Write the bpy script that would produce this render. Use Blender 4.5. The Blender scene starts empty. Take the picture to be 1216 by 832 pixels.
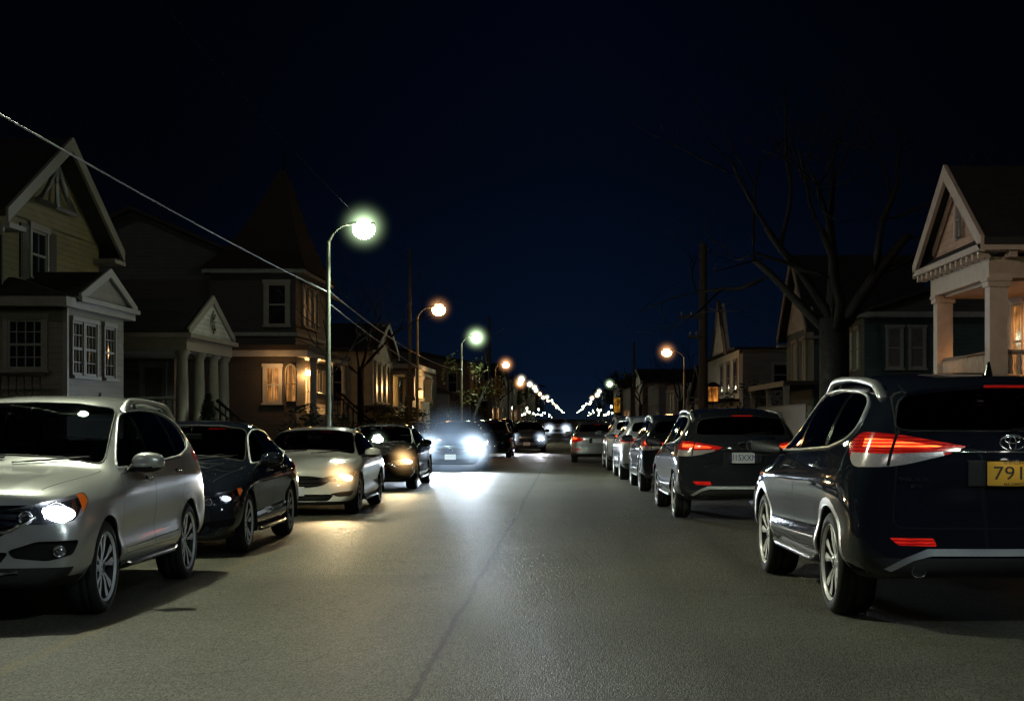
import bpy, bmesh, math, random
from mathutils import Vector, Matrix
from mathutils.bvhtree import BVHTree
from mathutils.geometry import intersect_point_line
PI = math.pi
R = math.radians
scene = bpy.context.scene
C = scene.collection
rnd = random.Random(7)

# ------------------------------------------------------------------ materials
MATS = {}
def new_mat(name):
    m = bpy.data.materials.new(name); m.use_nodes = True
    nt = m.node_tree; nt.nodes.clear()
    out = nt.nodes.new('ShaderNodeOutputMaterial')
    return m, nt, out
def N(nt, t, **kw):
    n = nt.nodes.new(t)
    for k, v in kw.items(): setattr(n, k, v)
    return n
def principled(nt, out, **kw):
    p = nt.nodes.new('ShaderNodeBsdfPrincipled')
    for k, v in kw.items():
        key = k.replace('_', ' ')
        for inp in p.inputs:
            if inp.name.lower() == key.lower():
                inp.default_value = v; break
    nt.links.new(p.outputs[0], out.inputs[0])
    return p
def c4(c): return (c[0], c[1], c[2], 1.0)
def mat(name, col, rough=.5, metal=0., coat=0., var=.12, scale=6., bump=0., bscale=40., spec=.5):
    """plain surface with a noise-driven change of tone, roughness and (if bump) relief"""
    if name in MATS: return MATS[name]
    m, nt, out = new_mat(name)
    p = principled(nt, out, roughness=rough, metallic=metal, coat_weight=coat, coat_roughness=.04, specular_ior_level=spec)
    tc = N(nt, 'ShaderNodeTexCoord')
    no = N(nt, 'ShaderNodeTexNoise'); no.inputs['Scale'].default_value = scale; no.inputs['Detail'].default_value = 6
    nt.links.new(tc.outputs['Object'], no.inputs['Vector'])
    mr = N(nt, 'ShaderNodeMapRange'); mr.inputs[3].default_value = 1 - var; mr.inputs[4].default_value = 1 + var
    nt.links.new(no.outputs[0], mr.inputs[0])
    mx = N(nt, 'ShaderNodeMix', data_type='RGBA', blend_type='MULTIPLY'); mx.inputs[0].default_value = 1
    mx.inputs[6].default_value = c4(col); nt.links.new(mr.outputs[0], mx.inputs[7])
    nt.links.new(mx.outputs[2], p.inputs['Base Color'])
    mr2 = N(nt, 'ShaderNodeMapRange'); mr2.inputs[3].default_value = max(.02, rough * (1 - var)); mr2.inputs[4].default_value = min(1, rough * (1 + var))
    nt.links.new(no.outputs[0], mr2.inputs[0]); nt.links.new(mr2.outputs[0], p.inputs['Roughness'])
    if bump:
        n2 = N(nt, 'ShaderNodeTexNoise'); n2.inputs['Scale'].default_value = bscale; n2.inputs['Detail'].default_value = 8
        nt.links.new(tc.outputs['Object'], n2.inputs['Vector'])
        b = N(nt, 'ShaderNodeBump'); b.inputs['Strength'].default_value = bump; b.inputs['Distance'].default_value = .02
        nt.links.new(n2.outputs[0], b.inputs['Height']); nt.links.new(b.outputs[0], p.inputs['Normal'])
    MATS[name] = m
    return m
def front_only(nt, p, strength, sock=None):
    """a lamp housing is closed behind: the lens sends light outwards only"""
    ge = N(nt, 'ShaderNodeNewGeometry'); iv = N(nt, 'ShaderNodeMath', operation='SUBTRACT'); iv.inputs[0].default_value = 1; nt.links.new(ge.outputs['Backfacing'], iv.inputs[1])
    mu = N(nt, 'ShaderNodeMath', operation='MULTIPLY'); nt.links.new(iv.outputs[0], mu.inputs[0])
    if sock: nt.links.new(sock, mu.inputs[1])
    else: mu.inputs[1].default_value = strength
    nt.links.new(mu.outputs[0], p.inputs['Emission Strength'])
def glow(name, col, strength):
    if name in MATS: return MATS[name]
    m, nt, out = new_mat(name)
    p = principled(nt, out, base_color=c4([min(1, c) for c in col]), roughness=.3, emission_strength=strength)
    p.inputs['Emission Color'].default_value = c4(col)
    front_only(nt, p, strength)
    MATS[name] = m
    return m
def paint(name, col, metal=.5, rough=.32, dust=.25, spec=.5, coat_ior=1.5):
    """car paint: flake base under a clear coat, with dust and film on it"""
    if name in MATS: return MATS[name]
    m, nt, out = new_mat(name)
    p = principled(nt, out, base_color=c4(col), metallic=metal, roughness=rough, specular_ior_level=spec, coat_weight=1., coat_roughness=.03, coat_ior=coat_ior)
    tc = N(nt, 'ShaderNodeTexCoord')
    no = N(nt, 'ShaderNodeTexNoise'); no.inputs['Scale'].default_value = 2.2; no.inputs['Detail'].default_value = 9; no.inputs['Roughness'].default_value = .65
    nt.links.new(tc.outputs['Object'], no.inputs['Vector'])
    sp = N(nt, 'ShaderNodeSeparateXYZ'); nt.links.new(tc.outputs['Object'], sp.inputs[0])
    mz = N(nt, 'ShaderNodeMapRange'); mz.inputs[1].default_value = .75; mz.inputs[2].default_value = .25; mz.inputs[3].default_value = .15; mz.inputs[4].default_value = 1.
    nt.links.new(sp.outputs[2], mz.inputs[0])
    mu = N(nt, 'ShaderNodeMath', operation='MULTIPLY'); nt.links.new(no.outputs[0], mu.inputs[0]); nt.links.new(mz.outputs[0], mu.inputs[1])
    m2 = N(nt, 'ShaderNodeMath', operation='MULTIPLY'); nt.links.new(mu.outputs[0], m2.inputs[0]); m2.inputs[1].default_value = dust
    mx = N(nt, 'ShaderNodeMix', data_type='RGBA'); nt.links.new(m2.outputs[0], mx.inputs[0])
    mx.inputs[6].default_value = c4(col); mx.inputs[7].default_value = (.12, .105, .085, 1)
    nt.links.new(mx.outputs[2], p.inputs['Base Color'])
    cr = N(nt, 'ShaderNodeMapRange'); cr.inputs[1].default_value = .35; cr.inputs[2].default_value = .8; cr.inputs[3].default_value = .02; cr.inputs[4].default_value = .02 + .22 * dust
    nt.links.new(no.outputs[0], cr.inputs[0]); nt.links.new(cr.outputs[0], p.inputs['Coat Roughness'])
    MATS[name] = m
    return m
def clear_lens(name, tint=(1, 1, 1), gl=.5):
    if name in MATS: return MATS[name]
    m, nt, out = new_mat(name)
    t = N(nt, 'ShaderNodeBsdfTransparent'); t.inputs[0].default_value = c4(tint)
    g = N(nt, 'ShaderNodeBsdfGlossy'); g.inputs['Roughness'].default_value = .04
    f = N(nt, 'ShaderNodeFresnel'); f.inputs[0].default_value = 1.5
    ms = N(nt, 'ShaderNodeMixShader')
    nt.links.new(f.outputs[0], ms.inputs[0]); nt.links.new(t.outputs[0], ms.inputs[1]); nt.links.new(g.outputs[0], ms.inputs[2])
    nt.links.new(ms.outputs[0], out.inputs[0])
    MATS[name] = m
    return m
def tinted(name, tint, ior=1.5):
    """dark car glass: see-through tint under a clean reflection"""
    if name in MATS: return MATS[name]
    m, nt, out = new_mat(name)
    t = N(nt, 'ShaderNodeBsdfTransparent'); t.inputs[0].default_value = c4(tint)
    g = N(nt, 'ShaderNodeBsdfGlossy'); g.inputs['Roughness'].default_value = .02; g.inputs[0].default_value = (.85, .9, .95, 1)
    f = N(nt, 'ShaderNodeFresnel'); f.inputs[0].default_value = ior
    ms = N(nt, 'ShaderNodeMixShader')
    nt.links.new(f.outputs[0], ms.inputs[0]); nt.links.new(t.outputs[0], ms.inputs[1]); nt.links.new(g.outputs[0], ms.inputs[2])
    nt.links.new(ms.outputs[0], out.inputs[0])
    MATS[name] = m
    return m
def bloom(name, col, strength, power=2.6):
    """painted bloom round a lamp: added emission that thins out from the middle of a unit ball"""
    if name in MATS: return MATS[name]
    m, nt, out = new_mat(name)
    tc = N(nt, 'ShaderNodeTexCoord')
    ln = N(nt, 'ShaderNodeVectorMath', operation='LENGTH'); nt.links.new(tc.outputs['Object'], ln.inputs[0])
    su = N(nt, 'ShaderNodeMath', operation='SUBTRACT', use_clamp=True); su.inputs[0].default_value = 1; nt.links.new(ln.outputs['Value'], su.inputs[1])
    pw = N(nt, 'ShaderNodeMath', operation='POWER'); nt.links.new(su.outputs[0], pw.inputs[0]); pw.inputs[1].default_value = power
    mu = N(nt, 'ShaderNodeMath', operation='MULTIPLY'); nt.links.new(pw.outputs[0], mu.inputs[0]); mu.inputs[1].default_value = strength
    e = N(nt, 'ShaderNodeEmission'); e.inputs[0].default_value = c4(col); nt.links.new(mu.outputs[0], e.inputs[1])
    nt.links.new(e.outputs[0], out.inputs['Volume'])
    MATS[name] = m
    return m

# ------------------------------------------------------------------ objects
def tag(o, label=None, cat=None, group=None, kind=None):
    if label: o['label'] = label
    if cat: o['category'] = cat
    if group: o['group'] = group
    if kind: o['kind'] = kind
    return o
def empty(name, loc=(0, 0, 0), rz=0, parent=None):
    o = bpy.data.objects.new(name, None); C.objects.link(o)
    o.location = loc; o.rotation_euler = (0, 0, rz); o.empty_display_size = .2
    if parent: o.parent = parent
    return o
def obj(name, bm, mats, parent=None, smooth=None, loc=None):
    me = bpy.data.meshes.new(name)
    if isinstance(bm, bmesh.types.BMesh):
        if smooth is not None:
            for f in bm.faces: f.smooth = True
            for e in bm.edges:
                if len(e.link_faces) == 2 and e.calc_face_angle(0) > smooth: e.smooth = False
        bm.to_mesh(me); bm.free()
    else:
        me = bm
    for m in (mats if isinstance(mats, (list, tuple)) else [mats]): me.materials.append(m)
    o = bpy.data.objects.new(name, me); C.objects.link(o)
    if parent: o.parent = parent
    if loc is not None: o.location = loc
    return o
def copy_tree(o, parent=None, remap=None):
    c = o.copy(); C.objects.link(c)
    if parent: c.parent = parent
    if remap and c.type == 'MESH':
        for s in c.material_slots:
            if s.material and s.material.name in remap:
                nm = remap[s.material.name]; s.link = 'OBJECT'; s.material = nm
    for ch in o.children: copy_tree(ch, c, remap)
    return c
def BM(): return bmesh.new()
def quad(bm, pts, mi=0):
    f = bm.faces.new([bm.verts.new(p) for p in pts]); f.material_index = mi; return f
def box(bm, x0, x1, y0, y1, z0, z1, mi=0, M=None):
    v = [Vector((x, y, z)) for z in (z0, z1) for y in (y0, y1) for x in (x0, x1)]
    if M: v = [M @ p for p in v]
    v = [bm.verts.new(p) for p in v]
    for q in ((0, 2, 3, 1), (4, 5, 7, 6), (0, 1, 5, 4), (2, 6, 7, 3), (0, 4, 6, 2), (1, 3, 7, 5)):
        f = bm.faces.new([v[i] for i in q]); f.material_index = mi
def rbox(bm, x0, x1, y0, y1, z0, z1, r=.01, mi=0, M=None, seg=2):
    b2 = BM(); box(b2, x0, x1, y0, y1, z0, z1, mi, M)
    bmesh.ops.bevel(b2, geom=b2.edges[:] , offset=r, segments=seg, affect='EDGES', profile=.5)
    for f in b2.faces: f.material_index = mi
    merge(bm, b2)
def merge(bm, b2, M=None):
    mp = {}
    for v in b2.verts: mp[v] = bm.verts.new(M @ v.co if M else v.co)
    for f in b2.faces:
        try:
            nf = bm.faces.new([mp[v] for v in f.verts]); nf.material_index = f.material_index; nf.smooth = f.smooth
        except ValueError: pass
    b2.free()
def frame_of(d):
    d = d.normalized(); a = Vector((0, 0, 1)) if abs(d.z) < .9 else Vector((1, 0, 0))
    u = d.cross(a).normalized(); return u, u.cross(d).normalized()
def tube(bm, pts, r, n=8, mi=0, closed=False, cap=True, flat=1.):
    pts = [Vector(p) for p in pts]; k = len(pts); rings = []
    rr = r if isinstance(r, (list, tuple)) else [r] * k
    up = None
    for i, p in enumerate(pts):
        a = pts[(i - 1) % k] if (closed or i > 0) else p
        b = pts[(i + 1) % k] if (closed or i < k - 1) else p
        d = (b - a)
        if d.length < 1e-9: d = Vector((0, 0, 1))
        d.normalize()
        if up is None: u, w = frame_of(d)
        else:
            u = (up - d * up.dot(d))
            if u.length < 1e-6: u, w = frame_of(d)
            u.normalize(); w = d.cross(u)
        up = u
        rings.append([bm.verts.new(p + (u * math.cos(2 * PI * j / n) + w * math.sin(2 * PI * j / n) * flat) * rr[i]) for j in range(n)])
    m = k if closed else k - 1
    for i in range(m):
        A, B = rings[i], rings[(i + 1) % k]
        for j in range(n):
            f = bm.faces.new((A[j], A[(j + 1) % n], B[(j + 1) % n], B[j])); f.material_index = mi; f.smooth = True
    if cap and not closed:
        for q in (rings[0][::-1], rings[-1]):
            f = bm.faces.new(q); f.material_index = mi
def lathe(bm, prof, n=32, axis='z', mi=0, M=None, close=False):
    """prof: (radius, height)"""
    rings = []
    for (r, h) in prof:
        ring = []
        for j in range(n):
            a = 2 * PI * j / n; p = Vector((r * math.cos(a), r * math.sin(a), h))
            if axis == 'x': p = Vector((h, r * math.cos(a), r * math.sin(a)))
            if axis == 'y': p = Vector((r * math.cos(a), h, r * math.sin(a)))
            ring.append(bm.verts.new(M @ p if M else p))
        rings.append(ring)
    prs = list(zip(rings, rings[1:])) + ([(rings[-1], rings[0])] if close else [])
    for A, B in prs:
        for j in range(n):
            f = bm.faces.new((A[j], A[(j + 1) % n], B[(j + 1) % n], B[j])); f.material_index = mi; f.smooth = True
    return rings
def ball(bm, c, r, mi=0, sub=2, sc=(1, 1, 1)):
    M = Matrix.Translation(c) @ Matrix.Diagonal((r * sc[0], r * sc[1], r * sc[2], 1))
    g = bmesh.ops.create_icosphere(bm, subdivisions=sub, radius=1., matrix=M)
    for v in g['verts']:
        for f in v.link_faces: f.material_index = mi; f.smooth = True
def prism(bm, poly, d0, d1, axis='x', mi=0, M=None):
    """poly of 2-D points stood up: axis x -> (y,z), y -> (x,z), z -> (x,y)"""
    def P(p, d):
        q = Vector((d, p[0], p[1])) if axis == 'x' else Vector((p[0], d, p[1])) if axis == 'y' else Vector((p[0], p[1], d))
        return M @ q if M else q
    A = [bm.verts.new(P(p, d0)) for p in poly]; B = [bm.verts.new(P(p, d1)) for p in poly]; n = len(poly)
    for i in range(n):
        f = bm.faces.new((A[i], A[(i + 1) % n], B[(i + 1) % n], B[i])); f.material_index = mi
    for q in (A[::-1], B):
        f = bm.faces.new(q); f.material_index = mi
    bmesh.ops.recalc_face_normals(bm, faces=bm.faces[:])
def rounded(poly, r, n=4):
    """round the corners of a 2-D polygon; r a number or one per corner"""
    out = []; k = len(poly)
    for i in range(k):
        p = Vector(poly[i]); a = Vector(poly[i - 1]) - p; b = Vector(poly[(i + 1) % k]) - p
        ri = r[i] if isinstance(r, (list, tuple)) else r
        if ri <= 0: out.append(tuple(p)); continue
        la, lb = min(ri, a.length * .45), min(ri, b.length * .45)
        s, e = p + a.normalized() * la, p + b.normalized() * lb
        for j in range(n + 1):
            t = j / n; q = s * (1 - t) ** 2 + p * 2 * t * (1 - t) + e * t * t; out.append(tuple(q))
    return out
def area2(p): return sum(p[i - 1][0] * p[i][1] - p[i][0] * p[i - 1][1] for i in range(len(p))) / 2
def offset_poly(poly, d):
    """grow (d>0) or shrink (d<0) a 2-D polygon"""
    s = 1 if area2(poly) > 0 else -1; k = len(poly); out = []
    for i in range(k):
        a, p, b = Vector(poly[i - 1]), Vector(poly[i]), Vector(poly[(i + 1) % k])
        e1, e2 = (p - a), (b - p)
        if e1.length < 1e-7 or e2.length < 1e-7: out.append(tuple(p)); continue
        e1.normalize(); e2.normalize()
        n1, n2 = Vector((e1.y, -e1.x)) * s, Vector((e2.y, -e2.x)) * s
        m = (n1 + n2); L = max(.35, m.length_squared / 2)
        out.append(tuple(p + m * (d / L)))
    return out
def inside(p, poly):
    c = False; x, y = p; k = len(poly); j = k - 1
    for i in range(k):
        xi, yi = poly[i]; xj, yj = poly[j]
        if (yi > y) != (yj > y) and x < (xj - xi) * (y - yi) / (yj - yi) + xi: c = not c
        j = i
    return c
def text_mesh(txt, size, depth=.002, sx=1.):
    """flat letters in the xz plane, centred, facing -y"""
    cu = bpy.data.curves.new('lettering', 'FONT'); cu.body = txt; cu.size = size; cu.align_x = 'CENTER'; cu.align_y = 'CENTER'
    cu.extrude = depth; cu.resolution_u = 3
    o = bpy.data.objects.new('lettering', cu); C.objects.link(o)
    dg = bpy.context.evaluated_depsgraph_get(); dg.update()
    me = bpy.data.meshes.new_from_object(o.evaluated_get(dg))
    bpy.data.objects.remove(o)
    me.transform(Matrix.Rotation(R(90), 4, 'X') @ Matrix.Diagonal((sx, 1, 1, 1)))
    return me
# ------------------------------------------------------------------ car bodies
from mathutils.interpolate import poly_3d_calc
DIRS = {'R': Vector((1, 0, 0)), 'L': Vector((-1, 0, 0)), 'F': Vector((0, 1, 0)), 'B': Vector((0, -1, 0)), 'T': Vector((0, 0, 1))}
class Shell:
    """a car skin: a half cage of stations, mirrored and subdivided, then cut along outlines into panels"""
    def __init__(s, table, capf, capr, crease=None):
        bm = BM(); rings = []
        for (y, dy, pts) in table:
            # pts: B0x,B1,B2,B3 (x), then zb ; S1,S2,S3,E,M,C
            ring = []
            for (x, z, oy) in pts:
                ring.append((x, y + oy, z))
            rings.append(ring)
        nr = len(rings[0])
        V = []
        for ring in rings:
            row = {}
            for j, (x, y, z) in enumerate(ring):
                row[(j, 1)] = bm.verts.new((x, y, z))
                row[(j, -1)] = row[(j, 1)] if j in (0, nr - 1) else bm.verts.new((-x, y, z))
            V.append(row)
        for a, b in zip(V, V[1:]):
            for sgn in (1, -1):
                for j in range(nr - 1):
                    q = [a[(j, sgn)], a[(j + 1, sgn)], b[(j + 1, sgn)], b[(j, sgn)]]
                    bm.faces.new(q if sgn > 0 else q[::-1])
        # caps: ring idx 0..3 bottom, 4,5 side, 6 belt, 7,8,9 top
        for row, ring, cap, flip in ((V[0], rings[0], capf, 1), (V[-1], rings[-1], capr, -1)):
            G = {}
            for k in range(4):
                for j in range(4):
                    for sgn in (1, -1):
                        if k == 0: v = row[(j, sgn)]
                        elif k == 3: v = row[(9 - j, sgn)]
                        elif j == 3: v = row[(3 + k, sgn)]
                        else:
                            if j == 0 and (k, 0, 1) in G: v = G[(k, 0, 1)]
                            else:
                                e = ring[3 + k]; fr = (0, .36, .72)[j]
                                v = bm.verts.new((sgn * e[0] * fr, e[1] + flip * cap[k - 1] * (1 - (j / 3) ** 2.2), e[2]))
                        G[(k, j, sgn)] = v
            for k in range(3):
                for j in range(3):
                    for sgn in (1, -1):
                        q = [G[(k, j, sgn)], G[(k, j + 1, sgn)], G[(k + 1, j + 1, sgn)], G[(k + 1, j, sgn)]]
                        bm.faces.new(q if sgn * flip < 0 else q[::-1])
        bmesh.ops.recalc_face_normals(bm, faces=bm.faces[:])
        me = bpy.data.meshes.new('cage'); bm.to_mesh(me); bm.free()
        o = bpy.data.objects.new('cage', me); C.objects.link(o)
        md = o.modifiers.new('s', 'SUBSURF'); md.levels = 3; md.render_levels = 3
        dg = bpy.context.evaluated_depsgraph_get(); dg.update()
        m2 = bpy.data.meshes.new_from_object(o.evaluated_get(dg)); bpy.data.objects.remove(o)
        s.bm = BM(); s.bm.from_mesh(m2)
        if crease:
            zl, hx, zd = crease
            for v in s.bm.verts:
                x, y, z = v.co; sg = 1 if x > 0 else -1; ax = abs(x)
                if ax > .78 and -2.1 < y < 1.9:
                    k = min(1, (1.9 - y) / .6, (y + 2.1) / .4)
                    l = zl + .05 * (-y) / 2
                    v.co.x += sg * k * (.016 * math.exp(-abs(z - l) / .05) - .020 * math.exp(-((z - zd - .05 * (-y) / 2) / .10) ** 2) + .012 * math.exp(-((z - zd + .16) / .06) ** 2))
                if y > .95 and ax < .8 and z > hx[1]:
                    c = hx[0] + (y - 1.) * -.09
                    v.co.z += .012 * math.exp(-abs(ax - c) / .06) * min(1, (y - .95) / .2) * max(0, min(1, (2.1 - y) / .3))
        s.bm.normal_update()
        ref = s.bm.copy(); bmesh.ops.triangulate(ref, faces=ref.faces[:]); ref.normal_update(); ref.faces.ensure_lookup_table()
        s.ref = ref; s.bvh = BVHTree.FromBMesh(ref)
        s.lay = s.bm.faces.layers.int.new('part')
        s.parts = {}
    def normal(s, p):
        loc, n, i, d = s.bvh.find_nearest(p)
        f = s.ref.faces[i]; w = poly_3d_calc([v.co for v in f.verts], loc)
        r = Vector()
        for v, k in zip(f.verts, w): r += v.normal * k
        return r.normalized()
    def hit(s, o, d):
        loc, n, i, t = s.bvh.ray_cast(Vector(o), Vector(d).normalized())
        return loc, (s.normal(loc) if loc else None)
    def pid(s, name): return s.parts.setdefault(name, len(s.parts) + 1)
    def cut(s, poly, d, name, nmin=.12, keep=None, into=None):
        """cut outline poly, seen along direction d, into the skin; faces inside become part `name`.
        d: 'L','R' (u=y), 'F','B' (u=x), 'T' (x,y) or a horizontal vector whose u axis is z cross d"""
        D = DIRS[d] if isinstance(d, str) else d
        D = Vector(D).normalized()
        if isinstance(d, str) and d in 'RL': U, W = Vector((0, 1, 0)), Vector((0, 0, 1))
        elif isinstance(d, str) and d in 'FB': U, W = Vector((1, 0, 0)), Vector((0, 0, 1))
        elif isinstance(d, str): U, W = Vector((1, 0, 0)), Vector((0, 1, 0))
        else: W = Vector((0, 0, 1)); U = W.cross(D).normalized()
        lo = Vector((min(p[0] for p in poly), min(p[1] for p in poly))); hi = Vector((max(p[0] for p in poly), max(p[1] for p in poly)))
        def bb(f):
            us = [v.co.dot(U) for v in f.verts]; ws = [v.co.dot(W) for v in f.verts]
            return min(us), max(us), min(ws), max(ws)
        cand = {}
        for f in s.bm.faces:
            if f.normal.dot(D) < nmin: continue
            if keep and not keep(f.calc_center_median()): continue
            b = bb(f)
            if b[1] < lo.x or b[0] > hi.x or b[3] < lo.y or b[2] > hi.y: continue
            cand[f] = b
        k = len(poly)
        for i in range(k):
            p, q = poly[i], poly[(i + 1) % k]
            du, dw = q[0] - p[0], q[1] - p[1]
            L = math.hypot(du, dw)
            if L < 1e-6: continue
            no = (U * dw - W * du) / L; co = U * p[0] + W * p[1]
            l0, l1, w0, w1 = min(p[0], q[0]), max(p[0], q[0]), min(p[1], q[1]), max(p[1], q[1])
            fs = [f for f, b in cand.items() if f.is_valid and b[1] >= l0 - 1e-5 and b[0] <= l1 + 1e-5 and b[3] >= w0 - 1e-5 and b[2] <= w1 + 1e-5]
            if not fs: continue
            geom = set(fs)
            for f in fs: geom.update(f.edges); geom.update(f.verts)
            r = bmesh.ops.bisect_plane(s.bm, geom=list(geom), dist=1e-5, plane_co=co, plane_no=no)
            for f in fs: cand.pop(f, None)
            for g in r['geom']:
                if isinstance(g, bmesh.types.BMFace): cand[g] = bb(g)
        n = s.pid(name) if name else 0
        for f in cand:
            if not f.is_valid: continue
            c = f.calc_center_median()
            if into is not None and f[s.lay] != (s.pid(into) if into else 0): continue
            if inside((c.dot(U), c.dot(W)), poly): f[s.lay] = n
    def outline(s, name, off=0.):
        """boundary loops of a part as lists of points on the skin"""
        n = s.pid(name); es = {}
        for e in s.bm.edges:
            ins = [f for f in e.link_faces if f[s.lay] == n]
            if len(ins) == 1:
                for v in e.verts: es.setdefault(v, []).append(e)
        loops = []; used = set()
        for v0 in list(es):
            for e0 in es[v0]:
                if e0 in used: continue
                lp = [v0]; v, e = v0, e0
                while True:
                    used.add(e); v = e.other_vert(v)
                    if v is v0: break
                    lp.append(v); nx = [x for x in es[v] if x not in used]
                    if not nx: break
                    e = nx[0]
                loops.append([u.co + s.normal(u.co) * off for u in lp])
        return loops
    def mesh(s, name, names, off=0., lip=0., lipmi=None, extra=None):
        """mesh of the named parts (material index by position), pushed out by off, with walls of depth lip at their edge"""
        ids = {s.pid(x) if x else 0: i for i, x in enumerate(names)}
        bm = BM(); mp = {}; nor = {}; skin = bm.faces.layers.int.new('skin')
        for f in s.bm.faces:
            if f[s.lay] not in ids: continue
            vs = []
            for v in f.verts:
                if v not in mp:
                    n = s.normal(v.co); q = bm.verts.new(v.co + n * off); mp[v] = q; nor[q] = n
                vs.append(mp[v])
            try: g = bm.faces.new(vs)
            except ValueError: continue
            g.material_index = ids[f[s.lay]]; g[skin] = 1; g.smooth = True
        if lip:
            for e in [e for e in bm.edges if len(e.link_faces) == 1]:
                f = e.link_faces[0]; a, b = e.verts
                if abs(a.co.x) < 1e-6 and abs(b.co.x) < 1e-6: continue
                l = [l for l in f.loops if l.edge == e][0]; a, b = l.vert, l.link_loop_next.vert
                na, nb = nor.get(a), nor.get(b)
                if na is None or nb is None: continue
                c, d = bm.verts.new(a.co - na * lip), bm.verts.new(b.co - nb * lip)
                g = bm.faces.new((b, a, c, d)); g.material_index = f.material_index if lipmi is None else lipmi
        nn = []
        bm.verts.index_update()
        me = bpy.data.meshes.new(name)
        bm.normal_update()
        for f in bm.faces:
            for l in f.loops: nn.append(nor[l.vert] if f[skin] else f.normal.copy())
        bm.to_mesh(me); bm.free()
        me.normals_split_custom_set([tuple(n) for n in nn])
        return me
    def on(s, pts, d, off=0.):
        """project 2-D points (u,w) along d on to the skin"""
        D = DIRS[d] if isinstance(d, str) else d
        D = Vector(D).normalized()
        out = []
        for (u, w) in pts:
            if isinstance(d, str) and d in 'RL': o = Vector((0, u, w))
            elif isinstance(d, str) and d in 'FB': o = Vector((u, 0, w))
            elif isinstance(d, str): o = Vector((u, w, 0))
            else: o = Vector((0, 0, 1)).cross(D).normalized() * u + Vector((0, 0, w))
            loc, n = s.hit(o + D * 6, -D)
            if loc: out.append(loc + n * off)
        return out

def dens(pts, step=.05):
    out = []
    for a, b in zip(pts, pts[1:]):
        a, b = Vector(a), Vector(b); n = max(1, int((b - a).length / step))
        for i in range(n): out.append(tuple(a.lerp(b, i / n)))
    out.append(tuple(pts[-1])); return out

def station(y, zb, ws, s1, s2, s3, e, m, zc, o=(0,) * 10):
    P = [(0, zb), (.36 * ws, zb), (.72 * ws, zb), (ws, zb), s1, s2, s3, e, m, (0, zc)]
    return (y, 0, [(p[0], p[1], q) for p, q in zip(P, o)])

def suv_table():
    T = []
    a = lambda *k, **q: T.append(station(*k, **q))
    #   y    zb   ws    sill        mid        belt        edge        top-mid   centre
    a(2.26, .30, .66, (.80, .42), (.82, .68), (.74, .88), (.54, .93), (.28, .95), .955, o=(.03, .02, -.01, -.06, -.10, -.12, -.20, -.10, -.03, 0))
    a(2.16, .27, .74, (.885, .42), (.90, .68), (.83, .90), (.62, .975), (.33, 1.0), 1.005, o=(0, 0, 0, 0, -.06, -.09, -.22, -.12, -.04, 0))
    a(1.82, .25, .80, (.92, .42), (.935, .68), (.885, .93), (.70, 1.01), (.37, 1.045), 1.05)
    a(1.38, .25, .82, (.92, .40), (.935, .70), (.905, .98), (.75, 1.055), (.40, 1.085), 1.09)
    a(.98, .25, .82, (.915, .38), (.93, .70), (.91, 1.03), (.785, 1.09), (.42, 1.125), 1.13)
    a(.86, .25, .82, (.915, .38), (.93, .70), (.91, 1.045), (.79, 1.12), (.42, 1.19), 1.205)
    a(.22, .25, .82, (.915, .37), (.93, .70), (.91, 1.075), (.685, 1.60), (.39, 1.655), 1.665)
    a(.02, .25, .82, (.915, .37), (.93, .70), (.91, 1.085), (.68, 1.655), (.39, 1.70), 1.71)
    a(-.55, .25, .82, (.915, .37), (.93, .70), (.91, 1.10), (.69, 1.68), (.39, 1.73), 1.735)
    a(-1.15, .26, .82, (.92, .40), (.935, .72), (.915, 1.12), (.675, 1.665), (.38, 1.715), 1.72)
    a(-1.75, .28, .80, (.925, .42), (.935, .74), (.90, 1.14), (.645, 1.615), (.365, 1.67), 1.68)
    a(-1.98, .31, .78, (.91, .43), (.92, .74), (.88, 1.14), (.63, 1.575), (.36, 1.635), 1.645, o=(0, 0, 0, 0, 0, 0, .06, .02, -.02, -.04))
    a(-2.12, .33, .74, (.89, .44), (.90, .74), (.85, 1.13), (.69, 1.24), (.40, 1.27), 1.28, o=(0, 0, 0, 0, .02, .04, .06, .03, -.02, -.04))
    a(-2.24, .36, .68, (.84, .46), (.85, .72), (.80, 1.04), (.62, 1.10), (.34, 1.12), 1.125, o=(0, 0, 0, .02, .07, .09, .12, .05, 0, 0))
    return T, (.10, .10), (.11, .06)
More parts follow.
